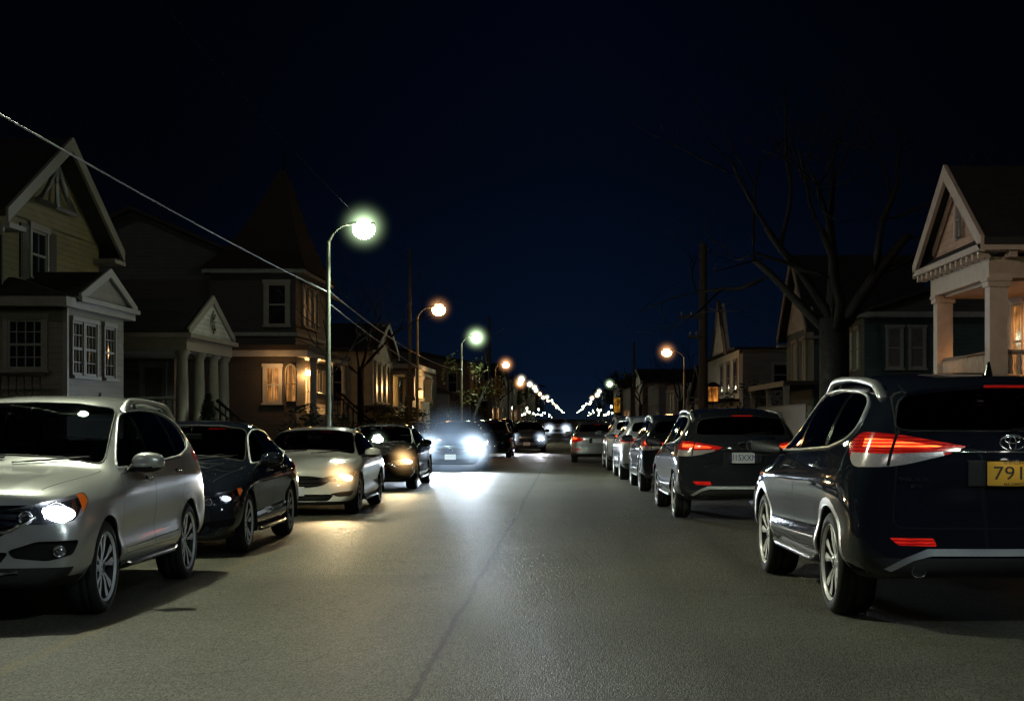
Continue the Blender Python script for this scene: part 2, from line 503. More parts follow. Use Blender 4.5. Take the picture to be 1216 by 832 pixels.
def sedan_table():
    T = []
    a = lambda *k, **q: T.append(station(*k, **q))
    a(2.36, .20, .64, (.78, .34), (.80, .54), (.72, .68), (.52, .72), (.27, .735), .74, o=(.03, .02, -.01, -.06, -.12, -.14, -.22, -.11, -.03, 0))
    a(2.24, .18, .72, (.86, .33), (.87, .54), (.80, .71), (.60, .78), (.32, .80), .805, o=(0, 0, 0, 0, -.06, -.10, -.24, -.13, -.04, 0))
    a(1.85, .17, .78, (.89, .33), (.905, .56), (.86, .77), (.68, .845), (.36, .87), .875)
    a(1.42, .17, .80, (.89, .32), (.905, .57), (.88, .83), (.73, .90), (.39, .925), .93)
    a(1.02, .17, .80, (.885, .30), (.90, .57), (.885, .875), (.765, .935), (.41, .965), .97)
    a(.88, .17, .80, (.885, .30), (.90, .57), (.885, .885), (.77, .96), (.41, 1.03), 1.045)
    a(.12, .17, .80, (.885, .29), (.90, .57), (.885, .915), (.645, 1.34), (.37, 1.395), 1.405)
    a(-.12, .17, .80, (.885, .29), (.90, .57), (.885, .925), (.635, 1.395), (.36, 1.435), 1.445)
    a(-.65, .17, .80, (.885, .29), (.90, .57), (.885, .935), (.63, 1.41), (.36, 1.455), 1.46)
    a(-1.05, .18, .80, (.89, .31), (.905, .58), (.89, .945), (.615, 1.365), (.35, 1.415), 1.425)
    a(-1.45, .19, .80, (.895, .33), (.91, .60), (.885, .955), (.60, 1.24), (.34, 1.29), 1.30)
    a(-1.88, .20, .78, (.89, .34), (.90, .61), (.86, .96), (.66, 1.03), (.37, 1.07), 1.08)
    a(-2.16, .23, .74, (.865, .35), (.88, .61), (.82, .94), (.63, .995), (.35, 1.02), 1.025, o=(0, 0, 0, 0, .02, .04, .07, .03, 0, 0))
    a(-2.32, .27, .66, (.80, .38), (.82, .61), (.75, .87), (.55, .92), (.30, .94), .945, o=(0, 0, 0, .02, .08, .10, .14, .06, 0, 0))
    return T, (.10, .11), (.10, .08)

def circ(cy, cz, r, n=28): return [(cy + r * math.cos(2 * PI * i / n), cz + r * math.sin(2 * PI * i / n)) for i in range(n)]

def wheel(parent, x, y, r, side, w, style, M):
    """tyre, rim and hub; the outer face looks along side*x"""
    wh = BM()
    lathe(wh, [(.001, .0), (r * .55, .0), (r * .55, -.05), (.001, -.05)], 24, 'x')       # brake disc and hub carrier
    for a in range(1): pass
    g = obj('wheel', wh, M['disc'], parent)
    g.location = (x, y, r); g.scale.x = side
    t = BM(); h = w / 2
    lathe(t, [(r * .70, h - .045), (r * .735, h - .008), (r * .80, h - .001), (r * .90, h - .004), (r * .955, h - .016), (r * .985, h - .034), (r * .995, h - .055), (r * .985, h - .057), (r * .985, h - .064), (r * .998, h - .066),
              (r, .012), (r * .988, .010), (r * .988, -.010), (r, -.012), (r * .998, -h + .06), (r * .985, -h + .03), (r * .9, -h), (r * .70, -h + .03)], 56, 'x')
    obj('tyre', t, M['tyre'], g)
    m = BM(); R0 = r * .745
    # barrel and lip: built as a rotation, open towards the hub
    lathe(m, [(R0, h - .035), (R0 + .004, h - .010), (R0 - .004, h - .004), (R0 - .016, h - .012), (R0 - .020, h - .022)], 56, 'x', 0)
    lathe(m, [(R0 - .020, h - .022), (R0 - .026, h - .05), (R0 - .03, -h + .04)], 56, 'x', 1)
    lathe(m, [(.028, h - .028), (.050, h - .033), (.062, h - .045), (.062, h - .08)], 24, 'x', 0)
    lathe(m, [(.001, h - .022), (.027, h - .024), (.028, h - .03)], 20, 'x', 1)
    n = {'five': 5, 'ten': 10, 'seven': 7}.get(style, 5)
    for k in range(n):
        a0 = 2 * PI * k / n + .3
        pairs = (-1, 1) if style == 'five' else (0,)
        for pr in pairs:
            sp = .20 if style == 'five' else 0
            def at(rad, ang, xx): return Vector((xx, rad * math.cos(ang), rad * math.sin(ang)))
            i0 = a0 + pr * sp * 1.0; o0 = a0 + pr * sp * 1.18
            wi, wo = (.27, .105) if style == 'five' else (.26, .15) if style == 'seven' else (.16, .05)
            secs = []
            for (rad, an, hw, xx, th) in ((.045, i0, .012 / .045, h - .040, .03), (R0 * .45, i0 * .5 + o0 * .5, wi * .38, h - .028, .028), (R0 * .75, o0, wo * 1.25, h - .026, .03), (R0 - .012, o0, wo * 1.3, h - .022, .035)):
                secs.append([at(rad, an - hw, xx - .008), at(rad, an, xx), at(rad, an + hw, xx - .008), at(rad, an + hw * .8, xx - th), at(rad, an - hw * .8, xx - th)])
            vs = [[m.verts.new(p) for p in q] for q in secs]
            for A, B in zip(vs, vs[1:]):
                for j in range(5):
                    f = m.faces.new((A[j], A[(j + 1) % 5], B[(j + 1) % 5], B[j])); f.material_index = 0 if j < 2 else 1
    for k in range(5):
        a = 2 * PI * k / 5
        lathe(m, [(.001, .006), (.008, .006), (.009, 0)], 6, 'x', 1, Matrix.Translation((h - .036, .042 * math.cos(a), .042 * math.sin(a))))
    bmesh.ops.recalc_face_normals(m, faces=m.faces[:])
    obj('rim', m, [M['rim'], M['dark_metal']], g, smooth=R(35))
    return g
def strip(pl, w):
    a = []; b = []
    for i, p in enumerate(pl):
        p = Vector(p); q = Vector(pl[min(i + 1, len(pl) - 1)]); o = Vector(pl[max(i - 1, 0)])
        d = (q - o).normalized(); n = Vector((-d.y, d.x)) * w / 2
        a.append(tuple(p + n)); b.append(tuple(p - n))
    return a + b[::-1]
def tail_lens(name, strength, hot=False):
    """moulded red lens with fluting; lit from behind unevenly"""
    m, nt, out = new_mat(name)
    p = principled(nt, out, base_color=(.35, .008, .008, 1), roughness=.12, coat_weight=1.)
    tc = N(nt, 'ShaderNodeTexCoord'); wv = N(nt, 'ShaderNodeTexWave', wave_type='BANDS', bands_direction='Z'); wv.inputs['Scale'].default_value = 14; wv.inputs['Distortion'].default_value = 1.5
    no = N(nt, 'ShaderNodeTexNoise'); no.inputs['Scale'].default_value = 9
    nt.links.new(tc.outputs['Object'], wv.inputs[0]); nt.links.new(tc.outputs['Object'], no.inputs['Vector'])
    mu = N(nt, 'ShaderNodeMath', operation='MULTIPLY'); nt.links.new(wv.outputs[1], mu.inputs[0]); nt.links.new(no.outputs[0], mu.inputs[1])
    cr = N(nt, 'ShaderNodeValToRGB')
    e = cr.color_ramp.elements
    e[0].position = .05; e[0].color = (.55, .006, .004, 1); e[1].position = .6; e[1].color = (1., .16, .03, 1) if hot else (.9, .03, .015, 1)
    nt.links.new(mu.outputs[0], cr.inputs[0]); nt.links.new(cr.outputs[0], p.inputs['Emission Color'])
    mr = N(nt, 'ShaderNodeMapRange'); mr.inputs[1].default_value = 0; mr.inputs[2].default_value = .6; mr.inputs[3].default_value = .45 * strength; mr.inputs[4].default_value = 1.3 * strength
    nt.links.new(mu.outputs[0], mr.inputs[0]); front_only(nt, p, 1, mr.outputs[0])
    MATS[name] = m
    return m
CM = dict(
    tyre=mat('tyre_rubber', (.012, .012, .013), .75, var=.2, scale=20),
    rim=mat('alloy', (.86, .87, .90), .35, metal=.15, var=.12, scale=9),
    dark_metal=mat('dark_alloy', (.035, .035, .04), .45, metal=.6),
    disc=mat('brake_steel', (.10, .10, .11), .5, metal=.8),
    glass=tinted('tinted_glass', (.42, .46, .46)), privacy=tinted('privacy_glass', (.16, .17, .18)), seat=mat('seat_cloth', (.05, .05, .055), .8, var=.2, scale=20),
    black=mat('black_plastic', (.012, .012, .013), .55, var=.25, scale=14, bump=.15, bscale=300),
    gloss_black=mat('gloss_black', (.006, .006, .007), .12),
    gap=mat('shut_line', (.003, .003, .003), .9),
    chrome=mat('chrome', (.75, .76, .78), .14, metal=1.), bright=mat('bright_trim', (.80, .81, .83), .22, metal=.35, var=.08),
    satin=mat('satin_silver', (.50, .51, .52), .36, metal=.8),
    grey=mat('grey_cladding', (.16, .165, .17), .42, metal=.3, var=.2, scale=10),
    house=mat('lamp_housing', (.16, .18, .22), .22, metal=.8),
    lens=clear_lens('lamp_lens'),
    red=tail_lens('tail_red', .30),
    redoff=glow('tail_red_dim', (.5, .012, .012), .05),
    redhot=tail_lens('tail_red_hot', 3.2, True),
    redrefl=tail_lens('red_reflector', .42),  # a reflector has no bulb: its returned light is put in as glow
    white_lens=mat('reversing_lens', (.55, .50, .50), .2, metal=.3, var=.4, scale=90),
    amber=glow('amber_lens', (1., .20, .02), .16),
    bulb=glow('headlamp_white', (.90, .95, 1.), 14.),
    bulbsheen=glow('headlamp_sheen', (.85, .92, 1.), 1.1),  # lamp is unlit; a weak glow paints in its chrome shine
    bulbhot=glow('headlamp_blinding', (.92, .96, 1.), 120.),
    bulbwarm=glow('headlamp_warm', (1., .70, .34), 16.),
    bulboff=mat('headlamp_dark', (.30, .32, .34), .15, metal=.9),
    plate_yellow=mat('plate_yellow', (.80, .46, .05), .4),
    plate_white=mat('plate_white', (.70, .73, .80), .4),
    ink=mat('plate_ink', (.02, .02, .025), .5),
    ink_blue=mat('plate_ink_blue', (.03, .06, .25), .5),
)
def make_car(name, kind, pm, face='both', wheelstyle='five', bulb='bulboff', tail='redoff', rails=True, archmat='paint', lampz=0., trim='chrome', plate=None, badge=None, badges=(), det=True, skirt='grey', grille='vee'):
    """returns the root Empty of a car pointing along +y, standing on z=0, with its parts"""
    suv = kind == 'suv'
    S = Shell(*(suv_table() if suv else sedan_table()), (.93, (.52, .9), .62) if suv else (.80, (.50, .72), .50))
    root = empty(name)
    P = dict(CM); P['paint'] = pm
    am = {'paint': pm, 'grey': P['grey'], 'black': P['black'], 'satin': P['satin']}
    fy, ry, wr, ww = (1.36, -1.36, .365, .235) if suv else (1.42, -1.38, .335, .215)
    both = ((1, 'R'), (-1, 'L'))
    zc = .36 if suv else .245
    keepx = lambda s: (lambda c: c.x * s > .02)
    # lower cladding
    for s, d in both: S.cut([(-2.6, -.1), (2.6, -.1), (2.6, zc), (-2.6, zc)], d, 'cladding', .1, keepx(s))
    zf, zr = (.43, .47) if suv else (.24, .34)
    S.cut([(-1, -.1), (1, -.1), (1, zf), (-1, zf)], 'F', 'cladding', .25, lambda c: c.y > 1.9)
    S.cut([(-1, -.1), (1, -.1), (1, zr), (-1, zr)], 'B', 'cladding', .25, lambda c: c.y < -1.9)
    for s, d in both:
        for y in (fy, ry):
            S.cut(circ(y, wr, wr + .095), d, 'arch_trim', .1, keepx(s))
            S.cut(circ(y, wr, wr + .045), d, 'hole', .05, keepx(s))
    # side glass
    if suv:
        dlo = rounded([(.80, 1.115), (-.10, 1.135), (-1.15, 1.175), (-1.58, 1.235), (-1.72, 1.33), (-1.60, 1.50), (-1.25, 1.575), (-.55, 1.60), (.0, 1.575), (.18, 1.53)], [.03, 0, 0, .12, .1, .14, .2, .2, .1, .08], 3)
        cuts = [(-.02, -.10), (-1.0, -1.10)]
        lean = (-.10, .16)
    else:
        dlo = rounded([(.80, .965), (-.10, .985), (-1.10, 1.005), (-1.52, 1.05), (-1.62, 1.09), (-1.30, 1.24), (-.98, 1.31), (-.55, 1.345), (-.10, 1.335), (.16, 1.27)], [.03, 0, 0, .08, .03, .1, .1, .2, .15, .1], 3)
        cuts = [(-.06, -.14), (-1.02, -1.07)]
        lean = (-.08, .25)
    trims = {}
    for s, d in both:
        S.cut(dlo, d, 'pillar_band', .12, keepx(s))
        trims[s] = S.outline('pillar_band', .004) if s == 1 else None
    inner = offset_poly(dlo, -.014)
    zb, zt = (1.13, 1.62) if suv else (.98, 1.36)
    for s, d in both:
        for i, nm in enumerate(('front_glass', 'rear_glass', 'quarter_glass')):
            hi = 2. if i == 0 else cuts[i - 1][1]; lo = -3. if i == 2 else cuts[i][0]
            l0 = lean[0] if i < 1 else lean[1] if i == 1 else lean[1]
            hl = lean[0] if i == 1 else lean[1]
            # clip the inner outline between two slanted pillars
            poly = clip_band(inner, lo, (l0 if i < 2 else 0), hi, (hl if i > 0 else 0), zb)
            if len(poly) > 2: S.cut(poly, d, nm + d, .1, keepx(s))
    # windscreen and rear window
    if suv:
        ws = rounded([(-.735, 1.145), (-.4, 1.205), (0, 1.225), (.4, 1.205), (.735, 1.145), (.635, 1.60), (.35, 1.645), (0, 1.655), (-.35, 1.645), (-.635, 1.60)], [.06, 0, 0, 0, .06, .06, 0, 0, 0, .06], 3)
        rw = rounded([(-.66, 1.30), (0, 1.30), (.66, 1.30), (.60, 1.535), (.3, 1.58), (0, 1.59), (-.3, 1.58), (-.60, 1.535)], [.08, 0, .08, .08, 0, 0, 0, .08], 3)
    else:
        ws = rounded([(-.72, .985), (-.4, 1.045), (0, 1.065), (.4, 1.045), (.72, .985), (.585, 1.345), (.33, 1.385), (0, 1.395), (-.33, 1.385), (-.585, 1.345)], [.06, 0, 0, 0, .06, .06, 0, 0, 0, .06], 3)
        rw = rounded([(-.62, 1.085), (0, 1.11), (.62, 1.085), (.535, 1.335), (0, 1.375), (-.535, 1.335)], [.06, 0, .06, .06, 0, .06], 3)
    S.cut(ws, 'F', 'windscreen', .1, lambda c: -.3 < c.y < 1.15)
    S.cut(rw, 'B', 'rear_window', .1, lambda c: c.y < -.9)
    # doors with shut lines
    if suv:
        fd = rounded([(.86, .43), (.95, .80), (.84, 1.065), (-.07, 1.115), (-.05, .43)], [.08, .1, .05, .03, .05], 3)
        rd = rounded([(-.075, .43), (-.095, 1.118), (-1.20, 1.155), (-1.12, .93), (-.93, .70), (-.87, .43)], [.05, .03, .05, .15, .1, .05], 3)
    else:
        fd = rounded([(.86, .30), (.95, .62), (.84, .925), (-.10, .965), (-.08, .30)], [.08, .1, .05, .03, .05], 3)
        rd = rounded([(-.105, .30), (-.125, .966), (-1.16, .985), (-1.12, .80), (-.95, .58), (-.88, .30)], [.05, .03, .05, .15, .1, .05], 3)
    ok = lambda c: True
    for s, d in both:
        for nm, po in (('front_door', fd), ('rear_door', rd)):
            S.cut(offset_poly(po, .005), d, 'gap', .1, lambda c, s=s: c.x * s > .5)
            S.cut(po, d, nm + d, .1, lambda c, s=s: c.x * s > .5)
        if suv: S.cut(strip(dens([(.86, .47), (-.87, .505)], .2), .012), d, 'bright_strip', .1, lambda c, s=s: c.x * s > .5)
    # bonnet and tailgate shut lines
    hz = (.60, 1.95, .72, 1.2, .745, .95) if suv else (.60, 2.02, .72, 1.3, .75, .98)
    for s in (1, -1):
        S.cut(strip(dens([(s * hz[0], hz[1]), (s * hz[2], hz[3]), (s * hz[4], hz[5])], .15), .009), 'T', 'gap', .2, lambda c: c.y > .9)
    D1 = {1: Vector((.6, .8, 0)), -1: Vector((-.6, .8, 0))}
    D2 = {1: Vector((.6, -.8, 0)), -1: Vector((-.6, -.8, 0))}
    fl = lambda po, s: po if s == 1 else [(-u, z) for u, z in po]
    L = lampz
    if suv:
        head = rounded([(1.13, .735), (1.02, .845), (.70, .91), (.35, .965), (.335, .91), (.44, .79), (.62, .745)], [.01, .03, .1, .03, .02, .06, .1], 3)
        turn = [(.425, 1.0), (.30, 1.0), (.30, .78), (.41, .78)]
        pock = rounded([(.98, .555), (.80, .62), (.50, .625), (.56, .52), (.74, .475), (.95, .50)], .03, 3)
        gr = rounded([(-.62, .885), (.62, .885), (.50, .72), (.33, .62), (-.33, .62), (-.50, .72)], [.03, .03, .08, .04, .04, .08], 3)
        low = rounded([(-.46, .545), (.46, .545), (.38, .44), (-.38, .44)], .04, 3)
        tl = rounded([(-.33, 1.18 + L), (-.47, 1.265 + L), (-.74, 1.25 + L), (-1.10, 1.17 + L), (-1.02, 1.115 + L), (-.76, 1.035 + L), (-.45, 1.03 + L)], [.01, .06, .1, .01, .04, .1, .06], 3)
        rv = [(-.40, 1.125 + L), (-.72, 1.12 + L), (-1.0, 1.135 + L), (-.98, .98 + L), (-.40, .98 + L)]
        hot = [(-.52, 1.225 + L), (-.70, 1.215 + L), (-.98, 1.17 + L), (-.92, 1.155 + L), (-.52, 1.165 + L)]
        seam = strip([(-.735, 1.28 + L), (-.725, 1.18 + L), (-.715, 1.04 + L)], .018)
        gate = rounded([(-.70, .66), (.70, .66), (.66, 1.2), (.64, 1.56), (.3, 1.615), (-.3, 1.615), (-.64, 1.56), (-.66, 1.2)], .08, 3)
        refl = rounded([(-.98, .548), (-.96, .60), (-.74, .603), (-.79, .553)], .01, 2)
    else:
        head = rounded([(1.13, .565), (1.00, .645), (.70, .695), (.37, .735), (.35, .70), (.50, .60), (.80, .555)], [.01, .05, .1, .02, .02, .08, .1], 3)
        turn = [(.46, .80), (.30, .80), (.30, .60), (.42, .60)]
        pock = rounded([(.95, .37), (.80, .40), (.55, .42), (.62, .33), (.85, .32)], .03, 3)
        gr = rounded([(-.56, .60), (-.25, .655), (.25, .655), (.56, .60), (.42, .50), (.2, .47), (-.2, .47), (-.42, .50)], .08, 3)
        low = rounded([(-.60, .36), (.60, .36), (.52, .25), (-.52, .25)], .05, 3)
        tl = rounded([(-.30, .84 + L), (-.36, .93 + L), (-.60, .94 + L), (-1.02, .87 + L), (-1.0, .78 + L), (-.70, .73 + L), (-.48, .74 + L)], [.03, .05, .1, .02, .03, .1, .08], 3)
        rv = [(-.62, .83 + L), (-.98, .85 + L), (-.98, .73 + L), (-.62, .73 + L)]
        hot = [(-.42, .90 + L), (-.66, .91 + L), (-.80, .88 + L), (-.78, .84 + L), (-.42, .82 + L)]
        seam = strip([(-.765, .98 + L), (-.755, .70 + L)], .012)
        gate = rounded([(-.66, .62), (.66, .62), (.64, .90), (.56, .96), (-.56, .96), (-.64, .90)], .06, 3)
        refl = rounded([(-.95, .46), (-.93, .50), (-.72, .50), (-.74, .46)], .01, 2)
    front = lambda c: c.y > 1.3
    S.cut(offset_poly(gr, .0), 'F', 'grille', .1, front)
    S.cut(low, 'F', 'intake', .1, front)
    g2 = strip(dens(gate + [gate[0]], .1), .01)
    tailk = lambda c: c.y < -1.4
    # shut line of the tailgate: an outer and an inner outline
    S.cut(gate, 'B', 'gate_gap', .1, tailk, into=None)
    for n0 in ('rear_window',): pass
    gi = offset_poly(gate, -.009)
    S.cut(gi, 'B', None, .1, tailk, into='gate_gap')
    S.cut(rw, 'B', 'rear_window', .1, lambda c: c.y < -.9)
    if suv or True:
        z0 = .86 if suv else .50
    for s in (1, -1):
        S.cut(fl(head, s), D1[s], 'headlight%d' % s, .05, lambda c, s=s: c.x * s > .1 and c.y > 1.0)
        S.cut(fl(turn, s), D1[s], 'turn%d' % s, .05, lambda c, s=s: c.x * s > .1 and c.y > 1.0, into='headlight%d' % s)
        S.cut(fl(pock, s), D1[s], 'pocket', .05, lambda c, s=s: c.x * s > .1 and c.y > 1.0)
        kt = lambda c, s=s: c.x * s > .1 and c.y < -1.2
        S.cut(fl(tl, s), D2[s], 'tail%d' % s, .05, kt)
        S.cut(fl(rv, s), D2[s], 'rev%d' % s, .05, kt, into='tail%d' % s)
        S.cut(fl(hot, s), D2[s], 'hot%d' % s, .05, kt, into='tail%d' % s)
        S.cut(fl(seam, s), D2[s], 'gap', .05, kt)
        S.cut(fl(refl, s), D2[s], 'reflector%d' % s, .05, kt)
    # ---- body panel mesh
    me = S.mesh('body', [None, 'gap', 'cladding', 'arch_trim', 'gate_gap', 'pillar_band', 'bright_strip'])
    bd = obj('body', me, [pm, P['gap'], P['black'], am[archmat], P['gap'], P['gloss_black'], P['chrome'] if trim else P['black']], root)
    # wheel wells and floor pan
    for s in (1, -1):
        for y in (fy, ry):
            w = BM()
            arc = [(y + (wr + .05) * math.cos(t), max(zc - .03, wr + (wr + .05) * math.sin(t))) for t in [PI * 1.16 - PI * 1.32 * i / 24 for i in range(25)]]
            A = [w.verts.new((s * .895, a, b)) for a, b in arc]; B = [w.verts.new((s * .5, a, b)) for a, b in arc]
            for i in range(24): w.faces.new((A[i], A[i + 1], B[i + 1], B[i]))
            w.faces.new(B)
            # rolled edge of the arch
            edge = []
            for (yy, zz) in circ(y, wr, wr + .043, 40):
                if zz < zc - .02: continue
                p = S.on([(yy, zz)], 'R' if s > 0 else 'L', -.006)
                if p: edge.append(p[0])
            edge.sort(key=lambda p: math.atan2(p.z - wr, -(p.y - y)) if True else 0)
            if len(edge) > 4: tube(w, edge, .009, 6, 1)
            obj('wheel_arch_liner', w, [P['gap'], am[archmat]], root)
    # ---- doors
    for s, d in both:
        for nm in ('front', 'rear'):
            dm = obj('door', S.mesh('door', [nm + '_door' + d]), [pm], root)
            # handle: a grab bar over a cup
            hz_, hy = ((1.0, .06) if suv else (.865, .03)) if nm == 'front' else ((1.03, -.98) if suv else (.885, -.97))
            p = S.on(dens([(hy, hz_), (hy + .19, hz_ + .004)], .03), d, .022)
            hb = BM()
            if len(p) > 3:
                p2 = [p[0] - Vector((s * .03, 0, 0))] + p + [p[-1] - Vector((s * .03, 0, 0))]
                tube(hb, p2, [.008] + [.012] * len(p) + [.008], 8, 0, flat=.7)
                cp = S.on([(hy + .095, hz_ + .005)], d, 0)[0]
                ball(hb, cp - Vector((s * .012, 0, 0)), .055, 1, 2, (.3, 1.1, .6))
            obj('handle', hb, [P['chrome'] if trim else pm, P['gap']], dm)
            win = obj('window', S.mesh('window', [nm + '_glass' + d], -.003), [P['privacy' if nm == 'rear' else 'glass']], dm)
        obj('quarter_window', S.mesh('quarter_window', ['quarter_glass' + d], -.003), [P['privacy']], root)
        tb = BM()
        lp = S.outline('pillar_band', .003)
    # bright trim along the edge of the side glass
    for s, d in both:
        pts = S.on(dens(dlo + [dlo[0]], .05)[:-1], d, .004)
        tb = BM(); tube(tb, pts, .0105 if trim else .008, 6, 0, closed=True)
        obj('window_trim', tb, [P['bright'] if trim else P['black']], root)
    wsn = obj('windscreen', S.mesh('windscreen', ['windscreen'], -.003), [P['glass']], root)
    tb = BM(); tube(tb, S.on(dens(ws + [ws[0]], .06)[:-1], 'F', .001), .008, 6, 0, closed=True)
    # wipers
    if det:
        for x0, x1 in ((.58, .02), (-.06, -.62)):
            zz = (1.165, 1.185) if suv else (1.005, 1.03)
            pts = S.on(dens([(x0, zz[0] - .01), (x1, zz[1] + .012)], .1), 'F', .014)
            if len(pts) > 2: tube(tb, pts, .008, 5, 0)
    obj('windscreen_seal', tb, [P['black']], root)
    rwn = obj('rear_window', S.mesh('rear_window', ['rear_window'], -.003), [P['privacy']], root)
    tb = BM(); tube(tb, S.on(dens(rw + [rw[0]], .06)[:-1], 'B', .001), .007, 6, 0, closed=True)
    if suv and det:
        pts = S.on(dens([(0.0, 1.30), (.10, 1.315), (.42, 1.335)], .08), 'B', .016)
        if len(pts) > 2: tube(tb, pts, [.016] + [.008] * (len(pts) - 1), 6, 0)
    obj('rear_window_seal', tb, [P['black']], root)
    # ---- cabin
    dz = 0 if suv else -.16
    b = BM(); rbox(b, -.74, .74, .42, .95, .80 + dz, 1.02 + dz, .07, seg=3); obj('dashboard', b, [P['black']], root)
    b = BM(); cc = Vector((-.36, .36, 1.04 + dz)); u_, w_ = Vector((1, 0, 0)), Vector((0, .38, .92))
    tube(b, [cc + u_ * .19 * math.cos(a) + w_ * .19 * math.sin(a) for a in [2 * PI * i / 28 for i in range(28)]], .016, 8, closed=True)
    for a in (0, PI, PI * 1.5): tube(b, [cc, cc + u_ * .18 * math.cos(a) + w_ * .18 * math.sin(a)], .018, 6)
    ball(b, cc, .055); obj('steering_wheel', b, [P['black']], root)
    for sx, sy, wd in ((-.36, -.12, .25), (.36, -.12, .25), (-.33, -1.0, .30), (.33, -1.0, .30)):
        b = BM(); M_ = Matrix.Translation((sx, sy, .55 + dz)) @ Matrix.Rotation(R(12), 4, 'X')
        rbox(b, -wd, wd, -.32, .28, -.08, .10, .06, 0, M_, 3); rbox(b, -wd, wd, -.36, -.22, .0, .62, .06, 0, M_, 3)
        rbox(b, -.13, .13, -.37, -.28, .66, .86, .04, 0, M_, 3); tube(b, [M_ @ Vector((0, -.31, .58)), M_ @ Vector((0, -.31, .70))], .02, 6)
        obj('seat', b, [P['seat']], root)
    b = BM(); zt_ = 1.52 if suv else 1.27; rbox(b, -.12, .12, .23, .26, zt_ - .04, zt_ + .03, .012); tube(b, [Vector((0, .25, zt_)), Vector((0, .27, zt_ + .09))], .012, 6); obj('rear_view_mirror', b, [P['black']], root)
    # ---- front face
    me = S.mesh('grille', ['grille', 'intake', 'pocket'], -.035); 
    gb = obj('grille', me, [P['gap'], P['gap'], P['gap']], root)
    # walls of the openings
    lb = S.mesh('grille_surround', ['grille', 'intake', 'pocket'], 0, .04, 3)
    b3 = BM(); b3.from_mesh(lb)
    bmesh.ops.delete(b3, geom=[f for f in b3.faces if f.material_index != 3], context='FACES')
    for f in b3.faces: f.material_index = 0
    nbars = 4 if suv else 3
    zlo, zhi = (.62, .885) if suv else (.47, .655)
    for k in range(nbars):
        z = zlo + (zhi - zlo) * (k + .7) / (nbars + .3)
        hw = [abs(p[0]) for p in gr]; t = (z - zlo) / (zhi - zlo)
        xs = (.36 + .26 * t) * .94 if suv else (.50 - .7 * abs(t - .62) * .5)
        pts = S.on(dens([(-xs, z), (xs, z)], .08), 'F', -.022)
        if len(pts) > 2: tube(b3, pts, .010, 6, 1, flat=.8)
    if grille == 'vee' and suv:
        pts = S.on(dens([(-.62, .80), (-.46, .70), (-.20, .665), (.20, .665), (.46, .70), (.62, .80)], .06), 'F', .004)
        if len(pts) > 2: tube(b3, pts, .016, 6, 2)
    elif suv is False:
        pts = S.on(dens(gr + [gr[0]], .06)[:-1], 'F', .003)
        tube(b3, pts, .007, 6, 2 if trim else 1, closed=True)
    for zz, hw in (((.49, .42),) if suv else ((.305, .54),)):
        pts = S.on(dens([(-hw, zz), (hw, zz)], .1), 'F', -.02)
        if len(pts) > 2: tube(b3, pts, .008, 6, 1)
    obj('grille_bars', b3, [P['black'], P['black'], P['chrome']], gb)
    if suv:     # skid plate under the nose and at the tail
        sk = BM()
        pts = S.on(dens([(-.52, .40), (-.3, .375), (.3, .375), (.52, .40)], .08), 'F', .004)
        if len(pts) > 2: tube(sk, pts, .022, 8, 0, flat=.6)
        obj('skid_plate', sk, [P['satin']], root)
    em = BM()
    ez = .79 if suv else .60
    p = S.on([(0, ez)], 'F', .006)
    if p:
        rg = [Vector((.075 * math.cos(a), 0, .05 * math.sin(a))) + p[0] + Vector((0, .012, 0)) for a in [2 * PI * i / 24 for i in range(24)]]
        tube(em, rg, .008, 6, 0, closed=True)
        tube(em, [p[0] + Vector((-.05, .012, 0)), p[0] + Vector((.05, .012, 0))], .009, 6)
    obj('emblem', em, [P['chrome']], root)
    for s in (1, -1):
        hl = obj('headlight', S.mesh('headlight', ['headlight%d' % s], -.045), [P['house']], root)
        hb = BM(); hb.from_mesh(S.mesh('hl', ['headlight%d' % s, 'turn%d' % s], -.002, .045, 2))
        bmesh.ops.delete(hb, geom=[f for f in hb.faces if f.material_index != 2], context='FACES')
        for f in hb.faces: f.material_index = 0
        obj('reflector_bowl', hb, [P['satin']], hl)
        # lamp units: projector and its ring, a second smaller one
        lu = BM()
        uz = ((.64, .832, .050), (.86, .80, .036)) if suv else ((.66, .645, .040), (.86, .605, .03))
        for i, (u, z, rr) in enumerate(uz):
            pp = S.on([(u if s == 1 else -u, z)], D1[s], -.036)
            if not pp: continue
            if bulb in ('bulb', 'bulbwarm', 'bulbhot'): rr *= (1.55 if i == 0 else 1.1)
            ball(lu, pp[0], rr, 0 if (i == 0 or bulb == 'bulbhot') else 1, 3, (1.75, .6, .80) if i == 0 else (1.2, .6, .9))
            n = Vector((s * .35, .94, 0)).normalized(); u1, u2 = frame_of(n)
            tube(lu, [pp[0] + n * .015 + (u1 * math.cos(a) + u2 * math.sin(a)) * rr * 1.12 for a in [2 * PI * k / 20 for k in range(20)]], .006, 6, 2, closed=True)
        obj('bulb', lu, [P[bulb], P['bulboff'], P['chrome']], hl)
        if det or True:
            obj('lens', S.mesh('lens', ['headlight%d' % s, 'turn%d' % s], .002), [P['lens'], P['lens']], hl)
        obj('turn_signal', S.mesh('turn_signal', ['turn%d' % s], -.012), [P['amber'] if suv else P['amber']], hl)
        if suv:
            fo = BM(); pp = S.on([(.66 if s == 1 else -.66, .55)], D1[s], -.03)
            if pp:
                n = Vector((s * .5, .86, 0)).normalized(); u1, u2 = frame_of(n)
                ball(fo, pp[0], .034, 1, 3, (1, .6, 1))
                for r2, q in ((.040, .02), (.034, .012)): tube(fo, [pp[0] + n * q + (u1 * math.cos(a) + u2 * math.sin(a)) * r2 for a in [2 * PI * k / 24 for k in range(24)]], .007, 6, 0, closed=True)
            obj('fog_lamp', fo, [P['chrome'], P['bulboff']], root)
